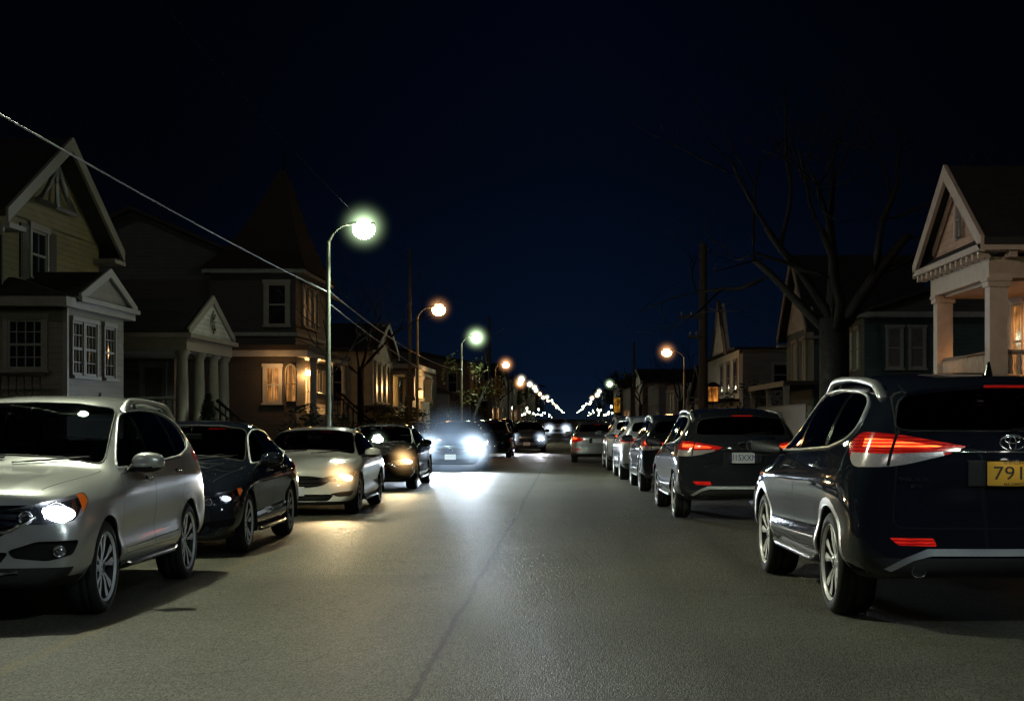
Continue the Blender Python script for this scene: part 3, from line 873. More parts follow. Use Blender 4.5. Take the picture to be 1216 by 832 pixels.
    # ---- tail
    for s in (1, -1):
        t = obj('taillight', S.mesh('taillight', ['tail%d' % s], .002), [P[tail]], root)
        obj('reversing_lens', S.mesh('reversing_lens', ['rev%d' % s], .0015), [P['white_lens'] if suv else P[tail]], t)
        obj('brake_lens', S.mesh('brake_lens', ['hot%d' % s], .003), [P['redhot'] if tail == 'red' else P[tail]], t)
        obj('rear_reflector', S.mesh('rear_reflector', ['reflector%d' % s], .002), [P['redrefl'] if tail == 'red' else P['redoff']], root)
    tb = BM()
    if suv:
        pts = S.on(dens([(-.40, 1.13 + L), (0, 1.135 + L), (.40, 1.13 + L)], .06), 'B', .006)
        tube(tb, pts, .012, 8, 0, flat=.7)
        obj('tailgate_strip', tb, [P['chrome'] if trim else pm], root)
        # spoiler with high brake lamp
        sb = BM(); prof = [(-1.78, 1.672), (-2.13, 1.605), (-2.135, 1.58), (-2.02, 1.565), (-1.85, 1.60)]
        secs = []
        for i in range(13):
            x = -.57 + 1.14 * i / 12; f = (abs(x) / .57) ** 2.2
            secs.append([sb.verts.new((x, y + .14 * f * (y < -1.9), z - .044 * f - (.004 if f > .9 else 0))) for y, z in prof])
        for A, B in zip(secs, secs[1:]):
            for j in range(5): sb.faces.new((A[j], A[(j + 1) % 5], B[(j + 1) % 5], B[j]))
        for q in (secs[0][::-1], secs[-1]): sb.faces.new(q)
        bmesh.ops.recalc_face_normals(sb, faces=sb.faces[:])
        sp = obj('spoiler', sb, [pm], root, smooth=R(40))
        hb = BM(); rbox(hb, -.15, .15, -2.141, -2.12, 1.586, 1.602, .004); obj('high_brake_light', hb, [P['red'] if tail == 'red' else P['redoff']], sp)
        # bumper trim and tailpipe
        db = BM()
        pts = S.on(dens([(-.74, .40), (-.62, .475), (-.50, .53), (0, .53), (.50, .53), (.62, .475), (.74, .40)], .04), 'B', .008)
        pt2 = S.on(dens([(-.70, .385), (-.58, .455), (-.48, .485), (0, .485), (.48, .485), (.58, .455), (.70, .385)], .04), 'B', .010)
        for A, B in ((pts, pt2),):
            n = min(len(A), len(B))
            va = [db.verts.new(A[int(i * (len(A) - 1) / (n - 1))]) for i in range(n)]; vb = [db.verts.new(B[int(i * (len(B) - 1) / (n - 1))]) for i in range(n)]
            vc = [db.verts.new(v.co + Vector((0, .05, -.006))) for v in vb]; vd = [db.verts.new(v.co + Vector((0, .05, .006))) for v in va]
            for i in range(n - 1):
                db.faces.new((va[i], va[i + 1], vb[i + 1], vb[i])); db.faces.new((vb[i], vb[i + 1], vc[i + 1], vc[i])); db.faces.new((vd[i], vd[i + 1], va[i + 1], va[i]))
        bmesh.ops.recalc_face_normals(db, faces=db.faces[:])
        obj('diffuser', db, [P['satin']], root, smooth=R(40))
        for sx in (-.55, .55):
            eb = BM(); lathe(eb, [(.034, .3), (.042, 0), (.044, -.004), (.038, -.004), (.033, .05), (.001, .12)], 24, 'y', 0, Matrix.Translation((sx, -2.22, .385)))
            obj('exhaust_pipe', eb, [P['chrome']], root)
    else:
        pts = S.on(dens([(-.36, .885), (.36, .885)], .06), 'B', .004)
        if len(pts) > 2: tube(tb, pts, .010, 8, 0)
        obj('boot_strip', tb, [P['chrome'] if trim else pm], root)
        hb = BM(); pts = S.on(dens([(-.12, 1.35), (.12, 1.35)], .05), 'B', -.004)
        if len(pts) > 2: tube(hb, pts, .010, 6)
        obj('high_brake_light', hb, [P['red'] if tail == 'red' else P['redoff']], root)
    # emblem on the tail: three nested ellipses
    em = BM(); ez = (1.195 + L) if suv else .945
    p = S.on([(0, ez)], 'B', .004)
    if p and suv:
        def ell(cx, cz, a, b, r=.0065): tube(em, [p[0] + Vector((cx + a * math.cos(t), -.008, cz + b * math.sin(t))) for t in [2 * PI * i / 28 for i in range(28)]], r, 6, 0, closed=True)
        ell(0, 0, .075, .05)
        if badge == 'three_ellipses': ell(0, .018, .046, .022, .005); ell(0, -.004, .02, .044, .005)
        else: tube(em, [p[0] + Vector((-.03, -.008, -.03)), p[0] + Vector((-.01, -.008, .03)), p[0] + Vector((.01, -.008, -.03)), p[0] + Vector((.03, -.008, .03))], .007, 6)
    elif p:
        tube(em, [p[0] + Vector((.05 * math.cos(t), -.004, .032 * math.sin(t))) for t in [2 * PI * i / 20 for i in range(20)]], .007, 6, 0, closed=True)
    obj('rear_emblem', em, [P['chrome']], root)
    # number plate in a recess
    pz = (1.0 + L * .8) if suv else .79
    p = S.on([(0, pz)], 'B', 0)[0]
    pb = BM(); rbox(pb, -.27, .27, -.006, .03, -.085, .085, .006); pbm = obj('plate_holder', pb, [P['black']], root, loc=(p.x, p.y - .006, p.z))
    if plate:
        txt, pmat, ik, small = plate
        q = BM(); rbox(q, -.165, .165, -.004, .004, -.085, .085, .004)
        pl = obj('number_plate', q, [P[pmat]], root, loc=(p.x, p.y - .020, p.z))
        fr = BM()
        tube(fr, [Vector((sx * .165, -.004, sz * .083)) for sx, sz in ((-1, -1), (1, -1), (1, 1), (-1, 1))], .006, 4, 0, closed=True)
        obj('plate_frame', fr, [P['gloss_black']], pl)
        tm = text_mesh(txt, .125, .001, .82 if len(txt) > 5 else 1.05); o = obj('plate_lettering', tm, [P[ik]], pl, loc=(0, -.006, -.002))
        if small:
            o = obj('plate_lettering', text_mesh(small[0], .026), [P[ik]], pl, loc=(0, -.006, .068))
            o = obj('plate_lettering', text_mesh(small[1], .022), [P[ik]], pl, loc=(0, -.006, -.070))
    else:
        q = BM(); rbox(q, -.165, .165, -.004, .004, -.075, .075, .004); obj('number_plate', q, [P['plate_white']], root, loc=(p.x, p.y - .020, p.z))
    # front plate
    fpz = .50 if suv else .41
    pf = S.on([(0, fpz)], 'F', 0)[0]
    q = BM(); rbox(q, -.165, .165, -.004, .004, -.075, .075, .004); obj('front_plate', q, [P['plate_white']], root, loc=(pf.x, pf.y + .012, pf.z))
    # rails, aerial
    if suv and rails:
        for s in (1, -1):
            pts = []
            for i in range(25):
                t = i / 24; y = .02 - 1.80 * t
                q = S.hit((s * .655, y, 3), (0, 0, -1))[0]
                k = min(1., min(t, 1 - t) / .16); k = k * k * (3 - 2 * k)
                pts.append(q + Vector((s * -.01, 0, -.012 + .082 * k)))
            rb = BM(); tube(rb, pts, [.026 + .008 * abs(math.cos(PI * i / 24)) for i in range(25)], 10, 0, flat=.85)
            for t in (6, 18):
                a = pts[t]; tube(rb, [a + Vector((0, 0, -.07)), a], .02, 6, 0)
            obj('roof_rail', rb, [P['satin']], root)
        fb = BM(); q = S.hit((0, -1.62, 3), (0, 0, -1))[0]
        pr = [(.09, -.02), (-.02, .035), (-.07, .085), (-.095, .09), (-.085, -.02)]
        for x, k in ((.0, 1),):
            A = [fb.verts.new(q + Vector((.022, y, min(z, 0) - .0))) for y, z in pr]; 
            B = [fb.verts.new(q + Vector((.004, y, z))) for y, z in pr]; Cc = [fb.verts.new(q + Vector((-.004, y, z))) for y, z in pr]; D = [fb.verts.new(q + Vector((-.022, y, min(z, 0)))) for y, z in pr]
            for U, W in ((A, B), (B, Cc), (Cc, D)):
                for j in range(5):
                    try: fb.faces.new((U[j], U[(j + 1) % 5], W[(j + 1) % 5], W[j]))
                    except ValueError: pass
        bmesh.ops.recalc_face_normals(fb, faces=fb.faces[:])
        obj('roof_aerial', fb, [P['gloss_black']], root)
    # sill step
    if suv or True:
        for s in (1, -1):
            sb = BM(); zz = .335 if suv else .225
            pts = [Vector((s * (.885 if suv else .87), y, zz + (.02 if abs(y) > .75 else 0))) for y in (.86, .7, .2, -.3, -.75, -.88)]
            tube(sb, pts, [.03, .042, .042, .042, .042, .03], 8, 0, flat=.7)
            obj('side_sill', sb, [am.get(skirt, P['grey'])], root)
    # door mirrors
    for s in (1, -1):
        mz, my = (1.135, .62) if suv else (.985, .64)
        p = S.on([(my, mz - .03)], 'R' if s > 0 else 'L', 0)[0]
        mb = BM(); g = bmesh.ops.create_cube(mb, size=1.)
        for v in mb.verts:
            c = v.co; out = c.x > 0
            v.co = Vector((c.x * .29 + .165, c.y * .19 - (.02 if c.y < 0 else 0) - c.x * .05, c.z * (.175 if out else .215) + .05 + (.008 if out else 0)))
        me2 = bpy.data.meshes.new('m'); mb.to_mesh(me2); mb.free()
        o2 = bpy.data.objects.new('m', me2); C.objects.link(o2); md = o2.modifiers.new('s', 'SUBSURF'); md.levels = 3
        lay = o2.data.attributes.new('crease_edge', 'FLOAT', 'EDGE')
        for e in range(len(me2.edges)): lay.data[e].value = .12
        dg = bpy.context.evaluated_depsgraph_get(); dg.update()
        m3 = bpy.data.meshes.new_from_object(o2.evaluated_get(dg)); bpy.data.objects.remove(o2)
        M4 = Matrix.Translation(p) @ Matrix.Diagonal((s, 1, 1, 1)); m3.transform(M4)
        if s < 0: m3.flip_normals()
        mb = BM(); mb.from_mesh(m3)
        for f in mb.faces:
            f.smooth = True; f.material_index = 1 if f.calc_center_median().z < p.z + .015 else 0
        tube(mb, [p + Vector((-s * .03, .02, -.03)), p + Vector((s * .04, .0, .005)), p + Vector((s * .10, 0, .02))], [.045, .038, .03], 8, 1)
        mo = obj('side_mirror', mb, [pm, P['black']], root)
        gm = BM(); quad(gm, [p + Vector((s * .055, -.1, -.005)), p + Vector((s * .265, -.112, .005)), p + Vector((s * .265, -.112, .095)), p + Vector((s * .055, -.1, .105))])
        bmesh.ops.recalc_face_normals(gm, faces=gm.faces[:]); obj('mirror_glass', gm, [P['chrome']], mo)
    # badges on the tailgate
    if badges and det:
        for tx, x, z, sz in badges:
            pp = S.on([(x, z)], 'B', .002)
            if pp:
                me5 = text_mesh(tx, sz, .002); obj('badge', me5, [P['chrome']], root, loc=(pp[0].x, pp[0].y - .008, pp[0].z))
    for s in (1, -1):
        for y in (fy, ry):
            wheel(root, s * (.93 - ww / 2 - .022 if suv else .90 - ww / 2 - .02), y, wr, s, ww, wheelstyle, P)
    S.bm.free(); S.ref.free()
    return root
def clip_band(poly, lo, ll, hi, hl, zb):
    """part of a (y,z) polygon between two slanted lines y = lo + ll*(z-zb) and y = hi + hl*(z-zb)"""
    def clip(po, f):
        out = []
        for i in range(len(po)):
            a, b = po[i - 1], po[i]; fa, fb = f(a), f(b)
            if (fa >= 0) != (fb >= 0):
                t = fa / (fa - fb); out.append((a[0] + (b[0] - a[0]) * t, a[1] + (b[1] - a[1]) * t))
            if fb >= 0: out.append(b)
        return out
    p = clip(poly, lambda q: q[0] - (lo + ll * (q[1] - zb)))
    return clip(p, lambda q: (hi + hl * (q[1] - zb)) - q[0]) if p else p
# ------------------------------------------------------------------ building helpers
def clapboard(name, col, var=.25, pitch=8.):
    """painted weatherboards: lapped courses in relief, worn and dirtied unevenly"""
    if name in MATS: return MATS[name]
    m, nt, out = new_mat(name)
    p = principled(nt, out, roughness=.65)
    tc = N(nt, 'ShaderNodeTexCoord'); sp = N(nt, 'ShaderNodeSeparateXYZ'); nt.links.new(tc.outputs['Object'], sp.inputs[0])
    mu = N(nt, 'ShaderNodeMath', operation='MULTIPLY'); nt.links.new(sp.outputs[2], mu.inputs[0]); mu.inputs[1].default_value = pitch
    fr = N(nt, 'ShaderNodeMath', operation='FRACT'); nt.links.new(mu.outputs[0], fr.inputs[0])
    inv = N(nt, 'ShaderNodeMath', operation='SUBTRACT'); inv.inputs[0].default_value = 1; nt.links.new(fr.outputs[0], inv.inputs[1])
    b = N(nt, 'ShaderNodeBump'); b.inputs['Strength'].default_value = .9; b.inputs['Distance'].default_value = .018
    nt.links.new(inv.outputs[0], b.inputs['Height']); nt.links.new(b.outputs[0], p.inputs['Normal'])
    no = N(nt, 'ShaderNodeTexNoise'); no.inputs['Scale'].default_value = 1.3; no.inputs['Detail'].default_value = 10; no.inputs['Roughness'].default_value = .7
    mp = N(nt, 'ShaderNodeMapping'); mp.inputs['Scale'].default_value = (1, 1, 3); nt.links.new(tc.outputs['Object'], mp.inputs[0]); nt.links.new(mp.outputs[0], no.inputs['Vector'])
    mr = N(nt, 'ShaderNodeMapRange'); mr.inputs[1].default_value = .25; mr.inputs[2].default_value = .75; mr.inputs[3].default_value = 1 - var * 1.6; mr.inputs[4].default_value = 1 + var
    nt.links.new(no.outputs[0], mr.inputs[0])
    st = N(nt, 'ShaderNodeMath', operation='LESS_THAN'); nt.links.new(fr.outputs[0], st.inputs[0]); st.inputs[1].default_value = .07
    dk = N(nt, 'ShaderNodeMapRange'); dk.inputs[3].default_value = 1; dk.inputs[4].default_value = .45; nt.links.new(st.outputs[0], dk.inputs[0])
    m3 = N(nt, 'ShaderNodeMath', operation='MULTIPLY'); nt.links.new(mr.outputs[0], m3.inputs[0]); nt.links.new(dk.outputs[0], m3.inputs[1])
    mx = N(nt, 'ShaderNodeMix', data_type='RGBA', blend_type='MULTIPLY'); mx.inputs[0].default_value = 1; mx.inputs[6].default_value = c4(col)
    nt.links.new(m3.outputs[0], mx.inputs[7]); nt.links.new(mx.outputs[2], p.inputs['Base Color'])
    MATS[name] = m
    return m
TRIM = mat('white_trim', (.22, .20, .178), .6, var=.3, scale=5, bump=.25, bscale=60)
TRIMD = mat('grey_trim', (.24, .24, .25), .6, var=.3, scale=5, bump=.25, bscale=60)
SHING = mat('roof_shingle', (.016, .015, .016), .85, var=.45, scale=7, bump=.6, bscale=25)
SHINGR = mat('roof_shingle_brown', (.020, .012, .010), .85, var=.45, scale=7, bump=.6, bscale=25)
PANE = mat('window_glass', (.010, .012, .016), .06, var=.4, scale=.8)
CURT = mat('curtain_behind_glass', (.10, .10, .11), .35, var=.4, scale=4)
BLACKW = mat('shutter_black', (.012, .012, .014), .55)
IRON = mat('iron_black', (.015, .015, .017), .5, metal=.5)
def lit_curtain(name, col, strength):
    """window lit from within through hanging folds of curtain"""
    m, nt, out = new_mat(name)
    p = principled(nt, out, base_color=(.03, .02, .015, 1), roughness=.08)
    tc = N(nt, 'ShaderNodeTexCoord'); mp = N(nt, 'ShaderNodeMapping'); mp.inputs['Scale'].default_value = (1, 1, .08); nt.links.new(tc.outputs['Object'], mp.inputs[0])
    a = N(nt, 'ShaderNodeTexNoise'); a.inputs['Scale'].default_value = 16; a.inputs['Detail'].default_value = 3; nt.links.new(mp.outputs[0], a.inputs['Vector'])
    b = N(nt, 'ShaderNodeTexNoise'); b.inputs['Scale'].default_value = 2.2; b.inputs['Detail'].default_value = 4; nt.links.new(tc.outputs['Object'], b.inputs['Vector'])
    mr = N(nt, 'ShaderNodeMapRange'); mr.inputs[1].default_value = .35; mr.inputs[2].default_value = .65; mr.inputs[3].default_value = .15; mr.inputs[4].default_value = 1.4; nt.links.new(a.outputs[0], mr.inputs[0])
    mr2 = N(nt, 'ShaderNodeMapRange'); mr2.inputs[1].default_value = .35; mr2.inputs[2].default_value = .65; mr2.inputs[3].default_value = .2; mr2.inputs[4].default_value = 1.5; nt.links.new(b.outputs[0], mr2.inputs[0])
    mu = N(nt, 'ShaderNodeMath', operation='MULTIPLY'); nt.links.new(mr.outputs[0], mu.inputs[0]); nt.links.new(mr2.outputs[0], mu.inputs[1])
    m2 = N(nt, 'ShaderNodeMath', operation='MULTIPLY'); nt.links.new(mu.outputs[0], m2.inputs[0]); m2.inputs[1].default_value = strength
    p.inputs['Emission Color'].default_value = c4(col); nt.links.new(m2.outputs[0], p.inputs['Emission Strength'])
    MATS[name] = m
    return m
CL_DARK = clapboard('weathered_boards', (.05, .05, .055))
class House:
    def __init__(s, name, x, y):
        s.o = Vector((x, y, 0)); s.root = empty(name, s.o)
    def part(s, name, bm, mats, parent=None, smooth=None):
        bmesh.ops.translate(bm, verts=bm.verts[:], vec=-s.o)
        return obj(name, bm, mats, parent or s.root, smooth)
    def box(s, name, x0, x1, y0, y1, z0, z1, m, parent=None):
        b = BM(); box(b, x0, x1, y0, y1, z0, z1); return s.part(name, b, m, parent)
    def window(s, face, c, a0, a1, z0, z1, nx=2, nz=2, m=None, glass=None, fw=.10, shutters=False, arch=False, sash=True, name='window'):
        """face: '+x', '-x', '-y' (which way the window looks); c: the wall plane; a0..a1 along the wall"""
        m = m or TRIM; glass = glass or PANE
        sg = 1 if face[0] == '+' else -1
        def B(bm, p0, p1, d0, d1, z0, z1, mi=0):
            lo, hi = sorted((c + sg * d0, c + sg * d1))
            if face[1] == 'x': box(bm, lo, hi, p0, p1, z0, z1, mi)
            else: box(bm, p0, p1, lo, hi, z0, z1, mi)
        f = BM()
        B(f, a0 - fw, a0, -.05, .055, z0, z1); B(f, a1, a1 + fw, -.05, .055, z0, z1)
        B(f, a0 - fw - .03, a1 + fw + .03, -.05, .075, z1, z1 + fw * 1.2); 
        fr = s.part(name, f, m)
        sl = BM(); B(sl, a0 - fw - .04, a1 + fw + .04, -.05, .11, z0 - .06, z0); s.part('sill', sl, m, fr)
        g = BM(); B(g, a0, a1, -.04, .004, z0, z1); s.part('pane', g, glass, fr)
        if sash:
            w = BM(); t = .022
            B(w, a0, a0 + .045, .005, .03, z0, z1); B(w, a1 - .045, a1, .005, .03, z0, z1)
            B(w, a0 + .045, a1 - .045, .005, .03, z1 - .05, z1); B(w, a0 + .045, a1 - .045, .005, .03, z0, z0 + .06)
            zm = (z0 + z1) / 2
            B(w, a0 + .045, a1 - .045, .005, .034, zm - .025, zm + .025)
            for i in range(1, nx):
                q = a0 + (a1 - a0) * i / nx
                for (u, v) in ((z0 + .06, zm - .025), (zm + .025, z1 - .05)): B(w, q - t / 2, q + t / 2, .005, .026, u, v)
            for i in range(1, nz):
                if abs(i / nz - .5) < .01: continue
                q = z0 + (z1 - z0) * i / nz; B(w, a0 + .045, a1 - .045, .005, .022, q - t / 2, q + t / 2)
            s.part('sash', w, m, fr)
        if shutters:
            wd = (a1 - a0) * .55
            for q in (a0 - fw - wd - .01, a1 + fw + .01):
                h = BM(); B(h, q, q + wd, .0, .035, z0 - .05, z1 + .06)
                k = int((z1 - z0) / .06)
                for i in range(k): B(h, q + .05, q + wd - .05, .035, .05, z0 + (z1 - z0) * i / k, z0 + (z1 - z0) * i / k + .03)
                s.part('shutter', h, BLACKW)
        return fr
    def gable_roof(s, x0, x1, y0, y1, ze, za, axis='x', over=.35, th=.14, m=None, rake=None, ends=(1, 1), wallm=None):
        """ridge along axis; the gable ends stand across it"""
        m = m or SHING; b = BM()
        if axis == 'x':
            ym = (y0 + y1) / 2; sl = (za - ze) / (ym - y0)
            for sgn, ya in ((-1, y0 - over), (1, y1 + over)):
                zz = ze - sl * over
                P = [(ya, zz), (ym, za), (ym, za + th), (ya, zz + th)]
                for q in ((0, 1, 2, 3),):
                    A = [b.verts.new((x0 - over * ends[0], P[i][0], P[i][1])) for i in q]; D = [b.verts.new((x1 + over * ends[1], P[i][0], P[i][1])) for i in q]
                    for i in range(4): b.faces.new((A[i], A[(i + 1) % 4], D[(i + 1) % 4], D[i]))
                    b.faces.new(A[::-1]); b.faces.new(D)
        else:
            xm = (x0 + x1) / 2; sl = (za - ze) / (xm - x0)
            for xa in (x0 - over, x1 + over):
                zz = ze - sl * over
                P = [(xa, zz), (xm, za), (xm, za + th), (xa, zz + th)]
                A = [b.verts.new((P[i][0], y0 - over, P[i][1])) for i in range(4)]; D = [b.verts.new((P[i][0], y1 + over, P[i][1])) for i in range(4)]
                for i in range(4): b.faces.new((A[i], A[(i + 1) % 4], D[(i + 1) % 4], D[i]))
                b.faces.new(A[::-1]); b.faces.new(D)
        bmesh.ops.recalc_face_normals(b, faces=b.faces[:])
        if axis == 'y':
            for yy in (y0 + .01, y1 - .07):
                g = BM(); prism(g, [(x0 + .02, ze - .01), (x1 - .02, ze - .01), ((x0 + x1) / 2, za - .02)], yy, yy + .06, 'y'); s.part('gable', g, wallm or CL_DARK)
        return s.part('roof', b, m)
    def gable_wall(s, x, y0, y1, ze, za, m, sg, name='gable', inset=0.):
        b = BM(); prism(b, [(y0, ze), (y1, ze), ((y0 + y1) / 2, za)], x - .06, x + .06 * 0, 'x') if sg > 0 else prism(b, [(y0, ze), (y1, ze), ((y0 + y1) / 2, za)], x, x + .06, 'x')
        return s.part(name, b, m)
    def rake(s, x, y0, y1, ze, za, over, w=.22, t=.06, m=None, sg=1, ret=.7):
        """barge boards up both sides of a gable facing sg*x, with short returns at the eaves"""
        ym = (y0 + y1) / 2; sl = (za - ze) / (ym - y0)
        for sgn, ya in ((-1, y0 - over), (1, y1 + over)):
            b = BM(); zz = ze - sl * over + .13; zt = za + .13
            lo, hi = sorted((x, x + sg * t))
            prism(b, [(ya, zz - w), (ya, zz + .03), (ym, zt + .03), (ym, zt - w * 1.15)] , lo, hi, 'x')
            s.part('barge_board', b, m or TRIM)
            if ret:
                b = BM(); yb = ya - sgn * ret
                l2, h2 = sorted((x - sg * .45, x + sg * (t + .02)))
                box(b, l2, h2, min(ya, yb), max(ya, yb), zz - w - .10, zz - w - .004)
                s.part('eaves_return', b, m or TRIM)
    def column(s, x, y, z0, z1, r=.14, m=None, square=False, name='column'):
        b = BM(); m = m or TRIM
        if square:
            box(b, x - r, x + r, y - r, y + r, z0, z1 - .16)
            box(b, x - r * 1.25, x + r * 1.25, y - r * 1.25, y + r * 1.25, z1 - .16, z1 - .06)
            box(b, x - r * 1.4, x + r * 1.4, y - r * 1.4, y + r * 1.4, z1 - .06, z1)
            box(b, x - r * 1.3, x + r * 1.3, y - r * 1.3, y + r * 1.3, z0 + .0, z0 + .18)
        else:
            T = Matrix.Translation((x, y, 0))
            lathe(b, [(r * 1.3, z0), (r * 1.3, z0 + .08), (r, z0 + .14), (r * 1.02, (z0 + z1) / 2), (r * .85, z1 - .16), (r * 1.05, z1 - .12), (r * 1.25, z1 - .08), (r * 1.25, z1)], 20, 'z', 0, T)
        return s.part(name, b, m)
    def railing(s, p0, p1, z0, z1, m=None, step=.16, turned=False, name='railing', r=.025):
        b = BM(); m = m or TRIM; p0 = Vector(p0); p1 = Vector(p1); n = max(2, int((p1 - p0).length / step))
        zf = lambda z, p: Vector((p.x, p.y, z + (p.z if len(p) > 2 else 0)))
        p0 = Vector((p0[0], p0[1], p0[2] if len(p0) > 2 else 0)); p1 = Vector((p1[0], p1[1], p1[2] if len(p1) > 2 else 0))
        for z, rr in ((z0 + .08, .035), (z1, .05)):
            tube(b, [zf(z, p0), zf(z, p1)], rr, 4, 0)
        for i in range(n):
            q = p0.lerp(p1, (i + .5) / n)
            if turned:
                h = z1 - z0 - .1; lathe(b, [(r * .8, z0 + .09), (r * 1.5, z0 + .09 + h * .15), (r * 1.9, z0 + .09 + h * .35), (r * .9, z0 + .09 + h * .6), (r * 1.3, z0 + .09 + h * .75), (r * .8, z1 - .03)], 8, 'z', 0, Matrix.Translation((q.x, q.y, q.z)))
            else: tube(b, [zf(z0 + .08, q), zf(z1, q)], r, 4, 0, cap=False)
        return s.part(name, b, m)

def frames3(name, x, y): return House(name, x, y)

# ------------------------------------------------------------------ plants
def leaf_mat(name, col, var=.5):
    m = mat(name, col, .6, var=var, scale=3); return m
def leaf_cloud(bm, c, rad, n, size, rg, shape='ball', mi=0):
    """leaf-sized faces gathered in clumps through a volume, with gaps between them"""
    cl = [(Vector((rg.gauss(0, .5), rg.gauss(0, .5), rg.gauss(0, .5))), rg.uniform(.18, .42)) for _ in range(max(6, n // 70))]
    for i in range(n):
        k, kr = rg.choice(cl)
        p = k + Vector((rg.gauss(0, 1), rg.gauss(0, 1), rg.gauss(0, 1))) * kr * .55
        if p.length > 1.25: p *= 1.25 / p.length
        p = Vector((p.x * rad[0], p.y * rad[1], p.z * rad[2])) + Vector(c)
        a = Vector((rg.gauss(0, 1), rg.gauss(0, 1), rg.gauss(0, 1))).normalized(); u, w = frame_of(a)
        s = size * rg.uniform(.6, 1.4)
        f = bm.faces.new([bm.verts.new(p + u * s), bm.verts.new(p + w * s * .45), bm.verts.new(p - u * s), bm.verts.new(p - w * s * .45)]); f.material_index = mi
def branches(bm, p, d, r, L, depth, rg, tips=None, spread=.6, up=.15, n=6):
    pts = [p]; rr = [r]; q = p.copy(); dd = d.normalized(); k = 5
    for i in range(k):
        dd = (dd + Vector((rg.gauss(0, .12), rg.gauss(0, .12), rg.gauss(0, .10) + up * .12))).normalized()
        q = q + dd * L / k; pts.append(q.copy()); rr.append(r * (1 - .45 * (i + 1) / k))
    tube(bm, pts, rr, max(4, n), 0, cap=(depth == 0))
    if depth == 0:
        if tips is not None: tips.append(q)
        return
    for i in range(rg.choice((2, 3))):
        t = rg.choice((3, 4, 5)); a = Vector((rg.gauss(0, 1), rg.gauss(0, 1), rg.gauss(0, .7) + up)).normalized()
        nd = (dd * (1 - spread) + a * spread).normalized()
        branches(bm, pts[t], nd, rr[t] * rg.uniform(.55, .8), L * rg.uniform(.62, .85), depth - 1, rg, tips, spread, up, n - 1)
# ==================================================================== SCENE
H = 1.45
# ---- render settings, camera
scene.render.engine = 'CYCLES'
scene.cycles.use_denoising = True
scene.cycles.sample_clamp_indirect = 6
scene.cycles.sample_clamp_direct = 0
scene.cycles.max_bounces = 7
scene.cycles.caustics_reflective = False
scene.cycles.volume_step_rate = 1.
scene.view_settings.view_transform = 'Standard'; scene.view_settings.look = 'None'; scene.view_settings.exposure = 0
cam = bpy.data.cameras.new('camera'); cam.sensor_width = 36; cam.lens = 36 * 1780 / 1216
cam.shift_x = -(678 - 608) / 1216; cam.shift_y = (497 - 416) / 1216
cam.clip_start = .1; cam.clip_end = 6000
co = bpy.data.objects.new('camera', cam); C.objects.link(co); co.location = (0, 0, H); co.rotation_euler = (R(90), 0, 0)
scene.camera = co

# ---- night sky: the day-sky model turned down to almost nothing, over a navy glow that lies along the horizon
w = bpy.data.worlds.new('World'); scene.world = w; w.use_nodes = True
nt = w.node_tree; nt.nodes.clear()
wo = N(nt, 'ShaderNodeOutputWorld'); bg = N(nt, 'ShaderNodeBackground'); bg.inputs[1].default_value = 1.
sky = N(nt, 'ShaderNodeTexSky'); sky.sky_type = 'NISHITA'; sky.sun_disc = False; sky.sun_elevation = R(55); sky.sun_rotation = R(150)
tc = N(nt, 'ShaderNodeTexCoord'); sp = N(nt, 'ShaderNodeSeparateXYZ'); nt.links.new(tc.outputs['Generated'], sp.inputs[0])
cr = N(nt, 'ShaderNodeValToRGB'); e = cr.color_ramp.elements
e[0].position = 0.; e[0].color = (.0040, .0095, .0220, 1); e[1].position = .38; e[1].color = (.0002, .0005, .0020, 1)
for p_, c_ in ((.022, (.0013, .0056, .0180)), (.06, (.0008, .0042, .0140)), (.16, (.0003, .0017, .0062))):
    x_ = e.new(p_); x_.color = c4(c_)
nt.links.new(sp.outputs[2], cr.inputs[0])
# darker away from the street's axis
ax = N(nt, 'ShaderNodeMath', operation='ABSOLUTE'); nt.links.new(sp.outputs[0], ax.inputs[0])
am_ = N(nt, 'ShaderNodeMapRange'); am_.inputs[1].default_value = .02; am_.inputs[2].default_value = .26; am_.inputs[3].default_value = 1.; am_.inputs[4].default_value = .22
nt.links.new(ax.outputs[0], am_.inputs[0])
mx = N(nt, 'ShaderNodeMix', data_type='RGBA', blend_type='MULTIPLY'); mx.inputs[0].default_value = 1; nt.links.new(cr.outputs[0], mx.inputs[6]); nt.links.new(am_.outputs[0], mx.inputs[7])
sm = N(nt, 'ShaderNodeMix', data_type='RGBA', blend_type='MULTIPLY'); sm.inputs[0].default_value = 1; nt.links.new(sky.outputs[0], sm.inputs[6]); sm.inputs[7].default_value = (.00010, .00010, .00012, 1)
ad = N(nt, 'ShaderNodeMix', data_type='RGBA', blend_type='ADD'); ad.inputs[0].default_value = 1; nt.links.new(mx.outputs[2], ad.inputs[6]); nt.links.new(sm.outputs[2], ad.inputs[7])
nt.links.new(ad.outputs[2], bg.inputs[0]); nt.links.new(bg.outputs[0], wo.inputs[0])
